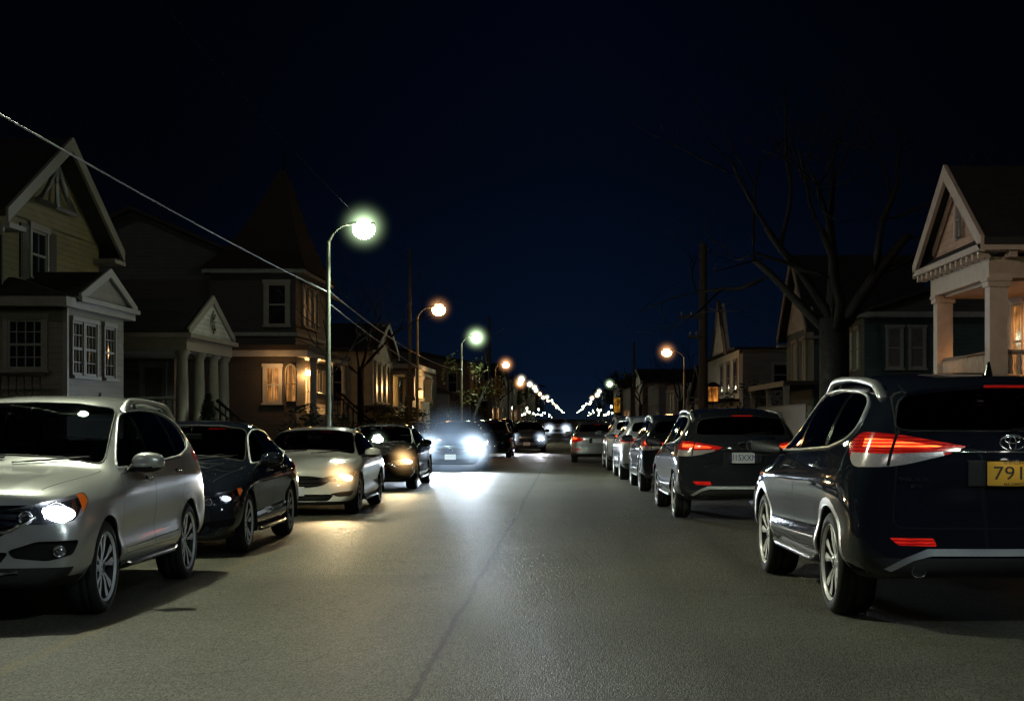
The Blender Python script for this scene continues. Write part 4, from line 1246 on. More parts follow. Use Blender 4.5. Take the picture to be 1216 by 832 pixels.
# faint fill light with no visible source, added high behind the camera
sl = bpy.data.lights.new('fill_sun', 'SUN'); sl.energy = .090; sl.angle = R(1.5); sl.color = (1., .93, .84)
so = bpy.data.objects.new('fill_sun', sl); C.objects.link(so); so.rotation_euler = Vector((.34, .74, -.58)).to_track_quat('-Z', 'Y').to_euler()
def point(loc, power, col, r=.12, name='lamp_light'):
    l = bpy.data.lights.new(name, 'POINT'); l.energy = power; l.color = col; l.shadow_soft_size = r
    o = bpy.data.objects.new(name, l); C.objects.link(o); o.location = loc; return o
def spot(loc, d, power, col, ang=70, blend=.8, r=.05):
    l = bpy.data.lights.new('beam', 'SPOT'); l.energy = power; l.color = col; l.spot_size = R(ang); l.spot_blend = blend; l.shadow_soft_size = r
    o = bpy.data.objects.new('beam', l); C.objects.link(o); o.location = loc; o.rotation_euler = Vector(d).to_track_quat('-Z', 'Y').to_euler(); return o

# ---- ground, road, kerbs, pavements
def asphalt():
    m, nt, out = new_mat('asphalt')
    p = principled(nt, out, specular_ior_level=.42)
    tc = N(nt, 'ShaderNodeTexCoord'); geo = N(nt, 'ShaderNodeNewGeometry')
    P = geo.outputs['Position']
    def noise(scale, det=4, rough=.55, vec=P):
        n = N(nt, 'ShaderNodeTexNoise'); n.inputs['Scale'].default_value = scale; n.inputs['Detail'].default_value = det; n.inputs['Roughness'].default_value = rough
        nt.links.new(vec, n.inputs['Vector']); return n.outputs[0]
    def math_(op, a, b=None, c=False):
        n = N(nt, 'ShaderNodeMath', operation=op, use_clamp=c)
        for i, v in enumerate((a, b)):
            if v is None: continue
            if isinstance(v, (int, float)): n.inputs[i].default_value = v
            else: nt.links.new(v, n.inputs[i])
        return n.outputs[0]
    def rng(v, a, b, c, d):
        n = N(nt, 'ShaderNodeMapRange'); nt.links.new(v, n.inputs[0])
        for i, k in enumerate((a, b, c, d)): n.inputs[i + 1].default_value = k
        return n.outputs[0]
    mpg = N(nt, 'ShaderNodeMapping'); mpg.inputs['Scale'].default_value = (1, .36, 1); nt.links.new(P, mpg.inputs[0])
    vo = N(nt, 'ShaderNodeTexVoronoi'); vo.inputs['Scale'].default_value = 115; vo.inputs['Randomness'].default_value = 1; nt.links.new(mpg.outputs[0], vo.inputs['Vector'])
    sepv = N(nt, 'ShaderNodeSeparateColor'); nt.links.new(vo.outputs['Color'], sepv.inputs[0])
    fine = noise(120, 3, .6, mpg.outputs[0]); mid = noise(9, 6, .7); big = noise(.55, 6, .6)
    mp = N(nt, 'ShaderNodeMapping'); mp.inputs['Scale'].default_value = (1.6, .10, 1); nt.links.new(P, mp.inputs[0])
    lane = noise(1., 5, .6, mp.outputs[0])
    sx = N(nt, 'ShaderNodeSeparateXYZ'); nt.links.new(P, sx.inputs[0])
    # long seam in the middle of the road, wandering
    mp2 = N(nt, 'ShaderNodeMapping'); mp2.inputs['Scale'].default_value = (0, .35, 0); nt.links.new(P, mp2.inputs[0])
    wob = noise(1., 3, .6, mp2.outputs[0]); 
    mp3 = N(nt, 'ShaderNodeMapping'); mp3.inputs['Scale'].default_value = (0, 5., 0); nt.links.new(P, mp3.inputs[0])
    wob2 = noise(1., 4, .6, mp3.outputs[0])
    xs = math_('ADD', math_('ADD', sx.outputs[0], .83), math_('ADD', math_('MULTIPLY', math_('SUBTRACT', wob, .5), .10), math_('MULTIPLY', math_('SUBTRACT', wob2, .5), .07)))
    seam = rng(math_('ABSOLUTE', xs), .012, .028, 1., 0.)
    seamw = rng(math_('ABSOLUTE', xs), .02, .14, 1., 0.)
    # old, nearly worn-off parking line beside the left row
    ln = rng(math_('ABSOLUTE', math_('ADD', sx.outputs[0], 3.27)), .045, .07, 1., 0.)
    worn = math_('MULTIPLY', ln, rng(math_('ADD', math_('MULTIPLY', mid, .6), math_('MULTIPLY', fine, .4)), .42, .6, 0., .75))
    val = math_('MULTIPLY', rng(big, .3, .7, .75, 1.25), rng(lane, .3, .7, .78, 1.22))
    val = math_('MULTIPLY', val, rng(sepv.outputs[0], .0, 1., .25, 1.9))
    val = math_('MULTIPLY', val, rng(fine, .3, .7, .6, 1.4))
    # repairs laid in bands, tyre-polished tracks, drips of oil and hairline cracks
    mp4 = N(nt, 'ShaderNodeMapping'); mp4.inputs['Scale'].default_value = (.33, .085, 1); nt.links.new(P, mp4.inputs[0])
    pv = N(nt, 'ShaderNodeTexVoronoi', distance='CHEBYCHEV'); pv.inputs['Scale'].default_value = 1.; pv.inputs['Randomness'].default_value = .8; nt.links.new(mp4.outputs[0], pv.inputs['Vector'])
    sc_ = N(nt, 'ShaderNodeSeparateColor'); nt.links.new(pv.outputs['Color'], sc_.inputs[0])
    val = math_('MULTIPLY', val, rng(sc_.outputs[0], 0., 1., .80, 1.16))
    tr = math_('ABSOLUTE', math_('SUBTRACT', math_('ABSOLUTE', math_('SUBTRACT', sx.outputs[0], .75)), .72))
    val = math_('MULTIPLY', val, rng(tr, 0., .45, .86, 1.))
    oil = math_('MULTIPLY', rng(math_('ABSOLUTE', math_('SUBTRACT', sx.outputs[0], .75)), .1, .5, 1., 0.), rng(noise(2.2, 5, .7), .52, .72, 0., 1.), True)
    val = math_('MULTIPLY', val, rng(oil, 0, 1, 1., .6))
    wv_ = N(nt, 'ShaderNodeVectorMath', operation='ADD'); nt.links.new(P, wv_.inputs[0])
    dn = N(nt, 'ShaderNodeTexNoise'); dn.inputs['Scale'].default_value = 1.4; dn.inputs['Detail'].default_value = 5; nt.links.new(P, dn.inputs['Vector'])
    nt.links.new(dn.outputs['Color'], wv_.inputs[1])
    cv = N(nt, 'ShaderNodeTexVoronoi', feature='DISTANCE_TO_EDGE'); cv.inputs['Scale'].default_value = .30; nt.links.new(wv_.outputs[0], cv.inputs['Vector'])
    crk = math_('MULTIPLY', rng(cv.outputs['Distance'], .0015, .006, 1., 0.), rng(noise(.45, 3), .48, .56, 0., 1.))
    val = math_('MULTIPLY', val, rng(crk, 0, 1, 1., .45))
    val = math_('MULTIPLY', val, rng(math_('MULTIPLY', seamw, rng(mid, .35, .65, .4, 1.)), 0, 1, 1., .72)); val = math_('MULTIPLY', val, rng(seam, 0, 1, 1., .10))
    mx = N(nt, 'ShaderNodeMix', data_type='RGBA', blend_type='MULTIPLY'); mx.inputs[0].default_value = 1; mx.inputs[6].default_value = (.082, .079, .060, 1); nt.links.new(val, mx.inputs[7])
    m2 = N(nt, 'ShaderNodeMix', data_type='RGBA'); nt.links.new(worn, m2.inputs[0]); nt.links.new(mx.outputs[2], m2.inputs[6]); m2.inputs[7].default_value = (.17, .125, .04, 1)
    nt.links.new(m2.outputs[2], p.inputs['Base Color'])
    rg = math_('ADD', rng(lane, .3, .7, .50, .66), math_('MULTIPLY', math_('SUBTRACT', mid, .5), .14)); nt.links.new(rg, p.inputs['Roughness'])
    hgt = math_('ADD', math_('MULTIPLY', vo.outputs['Distance'], -1.), math_('MULTIPLY', fine, .5))
    hgt = math_('SUBTRACT', hgt, math_('MULTIPLY', seam, .2)); hgt = math_('ADD', hgt, math_('MULTIPLY', mid, .6))
    b = N(nt, 'ShaderNodeBump'); b.inputs['Strength'].default_value = .8; b.inputs['Distance'].default_value = .0065
    nt.links.new(hgt, b.inputs['Height']); nt.links.new(b.outputs[0], p.inputs['Normal'])
    return m
ASPH = asphalt()
XL, XR = -5.75, 4.35
g = BM(); quad(g, [(-2500, -200, -.12), (2500, -200, -.12), (2500, 4500, -.12), (-2500, 4500, -.12)])
tag(obj('ground', g, mat('dark_soil', (.022, .022, .016), .95, var=.5, scale=.6, bump=.5, bscale=8)), kind='structure')
g = BM(); quad(g, [(XL, -40, 0), (XR, -40, 0), (XR, 1500, 0), (XL, 1500, 0)])
tag(obj('road', g, ASPH), kind='structure')
CONC = mat('concrete', (.16, .155, .145), .85, var=.35, scale=3, bump=.5, bscale=50)
for nm, x0, x1 in (('kerb', XL - .16, XL), ('kerb', XR, XR + .16)):
    g = BM(); box(g, x0, x1, -40, 1500, -.12, .125); tag(obj(nm, g, CONC), kind='structure')
for nm, x0, x1 in (('pavement', XL - 1.9, XL - .161), ('pavement', XR + .161, XR + 1.7)):
    g = BM(); box(g, x0, x1, -40, 1500, -.12, .115); tag(obj(nm, g, CONC), kind='structure')
LAWN = mat('winter_grass', (.030, .038, .016), .95, var=.6, scale=2.5, bump=.8, bscale=30)
for nm, x0, x1 in (('lawn', -60, XL - 1.901), ('lawn', XR + 1.701, 60)):
    g = BM(); box(g, x0, x1, -40, 1500, -.12, .10); tag(obj(nm, g, LAWN), kind='structure')

# ------------------------------------------------------------------ vehicles
def place(o, x, y, rz, s, label, cat='car', group=None):
    o.location = (x, y, 0); o.rotation_euler = (0, 0, rz); o.scale = s; tag(o, label, cat, group); return o
GL, GR = 'cars parked along the left kerb', 'cars parked along the right kerb'
SILVER = paint('silver_paint', (.55, .57, .57), .45, .30, .08)
BLACKP = paint('black_blue_paint', (.008, .0105, .017), .02, .5, .05, .0, 1.5)
DARKP = paint('charcoal_paint', (.018, .021, .027), .06, .42, .08, .0, 1.5)
WHITEP = paint('white_paint', (.78, .77, .72), .0, .35, .12)
GREYP = paint('grey_silver_paint', (.30, .31, .33), .6, .3, .2)
BLUEP = paint('blue_grey_paint', (.10, .14, .20), .3, .34, .14)
BROWNP = paint('brown_black_paint', (.008, .007, .006), .03, .45, .08, .0)
c1 = place(make_car('parked_suv', 'suv', SILVER, bulb='bulb', archmat='satin', tail='red'), -4.37, 12.40, PI, (1, .885, .955),
      'silver SUV with lit white headlight and amber corner, nearest of the left row', 'car', GL)
c2 = place(make_car('parked_sedan', 'sedan', BLACKP, bulb='bulbsheen', tail='red'), -4.37, 17.50, PI, (1, .86, .985),
      'black sedan with clear headlight and small orange marker behind the silver SUV', 'car', GL)
c3 = place(make_car('parked_sedan', 'sedan', WHITEP, bulb='bulbwarm', trim=None), -4.12, 24.30, PI, (1, .88, .91),
      'white sedan with warm yellow headlights parked behind the black sedan', 'car', GL)
W2 = {'white_paint': BROWNP}
c4_ = place(copy_tree(c3, None, W2), -4.07, 32.5, PI, (1, 1.0, .93), 'dark brown sedan with one warm amber headlight behind the white sedan', 'car', GL)
c5 = place(make_car('oncoming_sedan', 'sedan', BLUEP, bulb='bulbhot', trim=None), -3.33, 43.7, PI, (.93, 1, .965),
      'blue grey car with blinding white headlights flooding the road', 'car')
OFF = {'headlamp_sheen': CM['bulboff']}
c6 = place(copy_tree(c2, None, OFF), -3.10, 57.5, PI, (1, 1, .97), 'dim grey blue car with unlit lamps directly behind the blinding headlights', 'car', GL)
for s_ in (): pass
c7 = place(copy_tree(c2, None, OFF), -3.35, 70.0, PI, (1, 1, 1.0), 'dark car half hidden between the dim grey car and the small oncoming one', 'car', GL)
c8 = place(copy_tree(c5, None, {'headlamp_blinding': bpy.data.materials['headlamp_white']}), -1.88, 66.0, PI, (.86, 1, .93), 'small dark blue oncoming car with two round white headlights, mid road', 'car')
c9 = place(copy_tree(c3, None, {'headlamp_warm': bpy.data.materials['headlamp_white']}), -1.0, 114., PI, (.92, 1, 1.02), 'white car farthest down the road with bright white lamps', 'car')
r1 = place(make_car('parked_suv', 'suv', BLACKP, bulb='bulboff', tail='red', archmat='satin', lampz=.03, badge='three_ellipses', plate=('7915', 'plate_yellow', 'ink', ('O STILLINO', 'N.S. CAPITOL')), badges=[('THAL ALOUR', -.56, .985, .034), ('SRTO', -.56, .94, .026)]),
      2.955, 12.68, R(2.2), (1.20, 1.07, 1.05), 'black SUV with glowing red tail lamp and yellow number plate, nearest of the right row', 'car', GR)
r2 = place(make_car('parked_suv', 'suv', DARKP, bulb='bulboff', tail='red', archmat='paint', wheelstyle='seven', lampz=-.05, badges=[('Peono', -.50, .985, .055), ('TURQUNIO', -.46, .83, .04)], plate=('U15XXN', 'plate_white', 'ink_blue', None)),
      2.36, 23.45, R(2), (1, 1.0, .935), 'dark grey SUV with white and blue plate, second in the right row', 'car', GR)
R3 = {'charcoal_paint': GREYP}
r3 = place(make_car('parked_suv', 'suv', DARKP, bulb='bulboff', tail='red', archmat='black', wheelstyle='ten', lampz=-.10, trim=None), 2.22, 31.4, R(1.5), (.98, .97, .895), 'charcoal SUV with lit red tail lamp, third in the right row', 'car', GR)
r4 = place(copy_tree(r3, None, R3), 2.02, 36.9, R(1.5), (1, .93, .885), 'light silver wagon with a dark rear window, fourth in the right row', 'car', GR)
r5 = place(copy_tree(r3, None, R3), 1.88, 43.6, R(1), (1, .95, .885), 'silver SUV almost hidden at the far end of the right row', 'car', GR)
r6 = place(make_car('moving_sedan', 'sedan', GREYP, bulb='bulboff', tail='red', trim=None), .86, 51.2, 0, (.97, 1, .93), 'grey silver sedan driving away with red tail lamps, mid road', 'car')

# little lamp over the nearest yellow plate
p_ = [q for q in r1.children if q.name.startswith('number_plate')][0]
bpy.context.view_layer.update()
pw_ = p_.matrix_world.translation
point(pw_ + Vector((0, -.16, .14)), .30, (1., .93, .8), .03, 'plate_light')
# blinding lamps: beams and added glow balls that paint in their bloom
def lamp_points(car, lx, ly, lz):
    M = Matrix.Translation(car.location) @ Matrix.Rotation(car.rotation_euler.z, 4, 'Z') @ Matrix.Diagonal((*car.scale, 1))
    return [M @ Vector((s * lx, ly, lz)) for s in (1, -1)]
unit = None
def halo(parent, wpos, r, m, name='lamp_bloom'):  # ball of painted glow standing in for a lamp's bloom
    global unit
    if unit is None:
        b = BM(); bmesh.ops.create_icosphere(b, subdivisions=3, radius=1.); unit = bpy.data.meshes.new('bloom'); b.to_mesh(unit); b.free(); unit.materials.append(m)
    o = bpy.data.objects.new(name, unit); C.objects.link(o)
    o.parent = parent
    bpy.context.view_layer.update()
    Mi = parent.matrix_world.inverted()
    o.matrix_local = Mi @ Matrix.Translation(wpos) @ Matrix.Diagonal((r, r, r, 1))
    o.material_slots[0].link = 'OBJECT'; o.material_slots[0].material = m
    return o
MW = bloom('bloom_white', (.62, .80, 1.), 26., 4.2)
MWS = bloom('bloom_white_soft', (.66, .82, 1.), 22., 4.)
MY = bloom('bloom_warm', (1., .60, .24), 26., 4.)
MG = bloom('bloom_green', (.70, 1., .56), 20., 7.)
MF = bloom('bloom_far', (1., .97, .70), 12., 5.)
MO = bloom('bloom_orange', (1., .45, .18), 12., 6.5)
MB = bloom('painted_haze_blue', (.48, .70, 1.), .70, 1.8)  # wide painted glow imitating blue haze round the blinding car
def headlamps(car): return [o for o in car.children if o.name.startswith('headlight')]
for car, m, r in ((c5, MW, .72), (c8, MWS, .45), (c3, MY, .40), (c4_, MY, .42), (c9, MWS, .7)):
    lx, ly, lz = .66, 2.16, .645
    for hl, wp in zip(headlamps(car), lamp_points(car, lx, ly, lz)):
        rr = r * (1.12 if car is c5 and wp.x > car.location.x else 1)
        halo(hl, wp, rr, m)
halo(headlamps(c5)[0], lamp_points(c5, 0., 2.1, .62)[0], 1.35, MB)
for wp in lamp_points(c5, .66, 2.45, .66): spot(wp + Vector((0, -.12, .02)), (.12, -1, -.01), 1300, (.74, .88, 1.), 120, 1.)
for wp in lamp_points(c5, .66, 2.40, .66): spot(wp + Vector((0, -.12, 0)), (.05, -1, .035), 1500, (.78, .90, 1.), 54, 1.)
for wp in lamp_points(c3, .66, 2.40, .66)[1:]: spot(wp + Vector((0, -.12, 0)), (.12, -1, -.16), 150, (1., .74, .38), 75, .9)
for wp in lamp_points(c4_, .66, 2.40, .66)[1:]: spot(wp + Vector((0, -.12, 0)), (.10, -1, -.12), 150, (1., .70, .34), 70, .9)
for wp in lamp_points(c8, .66, 2.40, .66): spot(wp + Vector((0, -.12, 0)), (.02, -1, -.05), 450, (.9, .95, 1.), 60, .9)

# ------------------------------------------------------------------ street lamps and poles
STEEL = mat('galvanised_steel', (.11, .12, .095), .6, metal=.3, var=.3, scale=6)
WOOD = mat('weathered_wood', (.075, .065, .05), .85, var=.4, scale=9, bump=.6, bscale=30)
BW = glow('lamp_white', (.86, 1., .70), 90.)
BO = glow('lamp_orange', (1., .52, .20), 45.)
BF = glow('lamp_far', (.95, 1., .70), 22.)
def street_lamp(name, s, top, reach):
    """pole, curved arm and cobra head; the arm reaches along s*x"""
    r = empty(name)
    b = BM(); lathe(b, [(.12, 0), (.12, .25), (.085, .32), (.066, 1.5), (.050, top - .35)], 16); lathe(b, [(.050, top - .35), (.001, top - .33)], 16)
    for z in (.34,): lathe(b, [(.09, z), (.09, z + .04)], 16)
    obj('pole', b, STEEL, r)
    b = BM(); pts = [Vector((0, 0, top - .40))]
    for i in range(9):
        t = i / 8; pts.append(Vector((s * reach * (t ** 1.25) * .82, 0, top - .40 + .46 * math.sin(t * PI / 2) ** .9)))
    tube(b, pts, [.032] * 4 + [.026] * 6, 8); obj('arm', b, STEEL, r)
    e = pts[-1]
    b = BM()
    secs = []
    for i in range(7):
        t = i / 6; x = s * (reach * .80 + .62 * t); hw = .06 + .11 * math.sin(min(1, t * 1.3 + .15) * PI * .75); hh = .05 + .05 * math.sin(t * PI)
        secs.append([b.verts.new((x, hw * math.cos(a) , e.z + (hh * math.sin(a) if math.sin(a) > 0 else hh * .35 * math.sin(a)))) for a in [2 * PI * k / 12 for k in range(12)]])
    for A, B in zip(secs, secs[1:]):
        for j in range(12): f = b.faces.new((A[j], A[(j + 1) % 12], B[(j + 1) % 12], B[j])); f.smooth = True
    for q in (secs[0], secs[-1]): b.faces.new(q)
    bmesh.ops.recalc_face_normals(b, faces=b.faces[:])
    hd = obj('lamp_head', b, STEEL, r)
    b = BM(); ball(b, (s * (reach * .80 + .36), 0, e.z - .11), .27, 0, 3, (1., .9, .9)); obj('lamp_bowl', b, BW, hd)
    return r, (s * (reach * .80 + .36), e.z - .05)
LW = (.88, 1., .78)
GLAMP = 'street lamps in a row along the road'
A, offA = street_lamp('street_lamp', 1, 6.0, .62)
Bl, offB = street_lamp('street_lamp', -1, 6.0, .75)
first = {1: A, -1: Bl}; used = {1: False, -1: False}; offs = {1: offA, -1: offB}
def put_lamp(x, y, top, orange, power, label, hr, bulb=None, side=None, group=GLAMP, col=None):
    s = side or (1 if x < 0 else -1)
    remap = None
    if orange: remap = {'lamp_white': BO}
    elif bulb: remap = {'lamp_white': bulb}
    o = copy_tree(first[s], None, remap)
    k = top / 6.; o.location = (x, y, .10); o.scale = (1, 1, k)
    tag(o, label, 'street lamp', group)
    lp = Vector((x + offs[s][0], y, .10 + offs[s][1] * k))
    if power: spot(lp - Vector((0, 0, .32)), (s * .38, 0, -1), power, (1., .55, .22) if orange else (col or LW), 156, .85, .16)
    if hr:
        hd = [q for q in o.children if q.name.startswith('lamp_head')][0]
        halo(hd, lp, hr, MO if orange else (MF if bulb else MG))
    return o
put_lamp(-6.0, 14.3, 7.2, False, 4600, 'assumed unseen street lamp beside the silver SUV, wholly outside the view', 0, col=(.97, 1., .72))  # assumed unseen lamp, added to light the near road and cars
put_lamp(5.3, 2.5, 7.4, False, 2300, 'added unseen street lamp on the right pavement, beside the viewer', 0, col=(.74, .90, 1.))  # unseen lamp added to brighten the flanks of the left cars
put_lamp(-5.83, 36., 5.95, False, 3600, 'largest green white street lamp on a curved arm, pole behind the white sedan', .95)
put_lamp(-6.15, 60., 5.75, True, 300, 'orange street lamp left of the second green white lamp', .85)
put_lamp(-6.35, 87., 6.05, False, 2000, 'second green white street lamp with leaves below its head', 1.25)
put_lamp(-6.2, 123., 5.8, True, 240, 'faint orange street lamp highest above the far left shop front', 1.2)
put_lamp(-6.9, 178., 5.6, True, 300, 'lower orange street lamp above the far left shop front', 1.5)
for i, yy in enumerate((162, 184, 212, 240, 270, 300, 330, 362, 396, 434, 476, 522, 574, 632, 700, 780, 870, 980, 1100)):
    put_lamp(-6.0 + rnd.uniform(-.5, .4), yy, 5.9 + rnd.uniform(-.35, .35), i in (4, 7, 10), 260 if i < 3 else 0, 'small %s lamp in the distant left row of lights' % ('amber' if i in (4, 7, 10) else 'white'), (.85, .8, .8, .8, .9, .9, 1.0)[i] if i < 7 else 0, BF, group='distant %s lamps on the left side' % ('amber' if i in (4, 7, 10) else 'white'))
put_lamp(6.2, 82., 5.0, True, 420, 'amber street lamp on the right beside the tall wooden pole', .95)
put_lamp(6.0, 196., 5.9, False, 260, 'single white lamp standing higher than the distant right row', 1.2)
for i, yy in enumerate((240, 262, 286, 312, 340, 372, 408, 448, 494, 546, 606, 676, 760, 860, 980, 1100)):
    put_lamp(5.6 + rnd.uniform(-.4, .5), yy, 5.7 + rnd.uniform(-.35, .35), i in (3, 6, 9), 0, 'small %s lamp in the distant right row of lights' % ('amber' if i in (3, 6, 9) else 'white'), (.8, .9, .9, 1.0, 1.0)[i] if i < 5 else 0, BF, group='distant %s lamps on the right side' % ('amber' if i in (3, 6, 9) else 'white'))
spot((-4.7, 14.3, 7.0), (12.8, 16.4, -2.0), 1700, (1., .76, .60), 26, .7, .16)  # extra flood added at the assumed left lamp to brighten the right porch house
def drop(o):
    for k in list(o.children): drop(k)
    bpy.data.objects.remove(o)
drop(A); drop(Bl)
# low post lamps, far off
def post_lamp():
    r = empty('post_lamp')
    b = BM(); lathe(b, [(.09, 0), (.07, .3), (.045, 2.3)], 8); obj('post', b, STEEL, r)
    b = BM(); ball(b, (0, 0, 2.5), .17, 0, 2); obj('globe', b, BF, r)
    return r
pl0 = None
for sx, rows in ((-7.0, (205, 216, 226, 238, 250, 263, 276, 290, 304, 320, 336, 354, 372, 392, 410, 430, 452, 500, 552, 610)), (6.6, (222, 235, 248, 262, 278, 294, 312, 330, 352, 372, 392, 414, 436, 484, 538, 600))):
    for yy in rows:
        q = post_lamp() if pl0 is None else copy_tree(pl0)
        pl0 = pl0 or q
        q.location = (sx + rnd.uniform(-1.2, .9), yy + rnd.uniform(-6, 6), .1); q.scale = (.8, .8, rnd.uniform(.75, 1.35))
        tag(q, 'low globe lamp in the distant %s string of lights' % ('left' if sx < 0 else 'right'), 'lamp', 'low globe lamps far down the %s side' % ('left' if sx < 0 else 'right'))
# tall wooden pole on the right with a crossarm
def wood_pole(x, y, h, label, arms=1, r=.17):
    o = empty('utility_pole', (x, y, .1))
    b = BM(); lathe(b, [(r, 0), (r * .92, h * .3), (r * .68, h)], 14); lathe(b, [(r * .68, h), (.001, h + .02)], 14); obj('pole', b, WOOD, o)
    for i in range(arms):
        z = h - 3.4 - i * .9; b = BM(); box(b, -1.1 if i == 0 else -.7, .06, -.20, -.10, z, z + .11); am = obj('crossarm', b, WOOD, o)
        for xx in (-1.0, -.55):
            if i: xx *= .6
            q = BM(); lathe(q, [(.02, z + .11), (.02, z + .17), (.05, z + .18), (.04, z + .24), (.05, z + .26), (.001, z + .29)], 10, 'z', 0, Matrix.Translation((xx, -.15, 0))); obj('insulator', q, mat('porcelain', (.5, .5, .5), .2), am)
    return tag(o, label, 'utility pole')
wood_pole(6.0, 68., 9.3, 'tall bare wooden utility pole on the right beside the white gabled house', 2, .23)
wood_pole(-6.1, 112, 9.0, 'thin dark utility pole left of the far orange lamp', 1, .14)
wood_pole(-6.3, 58.6, 8.0, 'slim dark pole rising between the cottage and the porch with yellow light', 0, .07)
wood_pole(6.3, 150, 9., 'dark far utility pole right of the distant lamps', 1, .15)

# wires
WIRE = mat('wire', (.30, .31, .32), .9, var=.3, scale=3)
WIRED = mat('wire_dark', (.02, .02, .024), 1., spec=0.)
def wire(a, b, sag, label, m=WIRE, r=.014, n=28):
    a, b = Vector(a), Vector(b); pts = []
    for i in range(n + 1):
        t = i / n; p = a.lerp(b, t); p.z -= sag * 4 * t * (1 - t); pts.append(p)
    bm = BM(); tube(bm, pts, r, 6); return tag(obj('overhead_wire', bm, m), label, 'wire')
wire((-5.95, 8.4, 4.75), (-5.86, 36., 4.50), .10, 'bright overhead wire crossing the left houses down to the largest lamp pole', WIRE, .012)
wire((-5.86, 36.1, 4.55), (-6.33, 87., 4.30), .45, 'long sagging wire from the largest lamp pole to the second lamp', WIRE, .018)
wire((-5.80, 36.1, 4.20), (-6.20, 66., 3.40), .10, 'short lower wire joining the sagging wire right of the largest lamp pole', WIRE, .014)
wire((-5.2, 15., 6.9), (-5.6, 52., 6.9), .3, 'faint dark wire high in the sky above the largest lamp', WIRED, .007)
wire((-6.33, 87., 4.2), (-6.1, 160., 4.8), .9, 'dark thin wire hanging beyond the second lamp', WIRED, .014)

# ------------------------------------------------------------------ houses, left side
CL1 = clapboard('yellow_boards', (.20, .155, .075)); CL2 = clapboard('cream_boards', (.165, .142, .108)); CL3 = clapboard('plum_boards', (.022, .016, .015))
CL4 = clapboard('ochre_boards', (.34, .28, .17)); CL5 = clapboard('grey_boards', (.17, .17, .18)); CL6 = clapboard('teal_boards', (.030, .062, .072))
CL7 = clapboard('pink_boards', (.50, .32, .22)); CL8 = clapboard('white_boards', (.55, .54, .52))
DOORM = mat('dark_door', (.05, .035, .03), .4)
ORG = lit_curtain('warm_lit_glass', (1., .42, .11), .42)
STONE = mat('stone_base', (.16, .15, .14), .9, var=.4, scale=4, bump=.8, bscale=9)

# 1: tall gabled house with a bay
h = House('gabled_house', -12, 31)
h.box('foundation', -19.9, -11.45, 29.55, 36.15, -.1, 1.2, STONE)
h.box('wall', -20, -11.4, 29.5, 36.2, 1.2, 5.62, CL1)
h.gable_wall(-11.4, 29.5, 36.2, 5.6, 7.42, CL1, 1)
h.gable_roof(-20, -11.4, 29.5, 36.2, 5.62, 7.45, 'x', .45)
h.rake(-10.97, 29.5, 36.2, 5.62, 7.45, .45, .24, .07, TRIM, 1, .9)
b = BM(); box(b, -20, -11.0, 29.02, 29.12, 5.05, 5.25); h.part('gutter', b, TRIM)
b = BM()
for pl_ in ([(31.6, 6.08), (34.1, 6.08)], [(32.85, 6.08), (32.85, 7.1)], [(31.75, 6.1), (32.3, 6.45), (32.85, 7.0)], [(33.95, 6.1), (33.4, 6.45), (32.85, 7.0)]):
    tube(b, [Vector((-11.26, y, z)) for y, z in pl_], .065, 4)
h.part('gable_truss', b, TRIMD)
h.window('+x', -11.4, 31.6, 32.5, 4.42, 5.45, 2, 2, TRIM, shutters=True, fw=.12)

h.box('downpipe', -11.39, -11.30, 29.75, 29.84, 1.2, 5.1, BLACKW)
h.box('bay_wall', -14, -10, 29.7, 33.5, .0, 3.72, CL2)
b = BM()
V = [(-14, 29.3, 3.86), (-9.85, 29.3, 3.86), (-9.85, 34.0, 3.86), (-14, 34.0, 3.86), (-14, 30.2, 4.32), (-11.3, 30.4, 4.32), (-11.3, 33.2, 4.32), (-14, 33.2, 4.32)]
v = [b.verts.new(p) for p in V]
for q in ((0, 1, 5, 4), (1, 2, 6, 5), (2, 3, 7, 6), (4, 5, 6, 7), (3, 2, 1, 0)): b.faces.new([v[i] for i in q])
h.part('porch_roof', b, SHING)
h.box('bay_cornice', -14, -9.87, 29.32, 33.98, 3.66, 3.85, TRIM)
h.gable_wall(-9.90, 30.2, 33.8, 3.9, 4.5, CL2, 1, 'pediment')
h.gable_roof(-11.2, -10.15, 30.2, 33.8, 3.86, 4.5, 'x', .28, .08)
h.rake(-9.87, 30.2, 33.8, 3.86, 4.5, .15, .14, .06, TRIM, 1, 0)
h.box('pediment_sill', -10.1, -9.78, 30.0, 34.05, 3.80, 3.90, TRIM)
h.window('-y', 29.7, -11.15, -10.45, 2.42, 3.42, 4, 4, TRIM, fw=.09)
h.window('+x', -10, 30.0, 30.62, 2.32, 3.42, 3, 4, TRIM, fw=.07); h.window('+x', -10, 30.78, 31.5, 2.32, 3.42, 3, 4, TRIM, fw=.07)
h.window('+x', -10, 32.05, 32.75, 2.32, 3.42, 3, 4, TRIM, fw=.08)
h.box('corner_board', -10.06, -9.97, 29.67, 29.76, .0, 3.66, TRIM)
h.railing((-14, 29.3), (-10.3, 29.3), 1.75, 2.32, TRIM, .15)
tag(h.root, 'yellow two storey house with steep truss gable, black shutters and many paned bay', 'house')

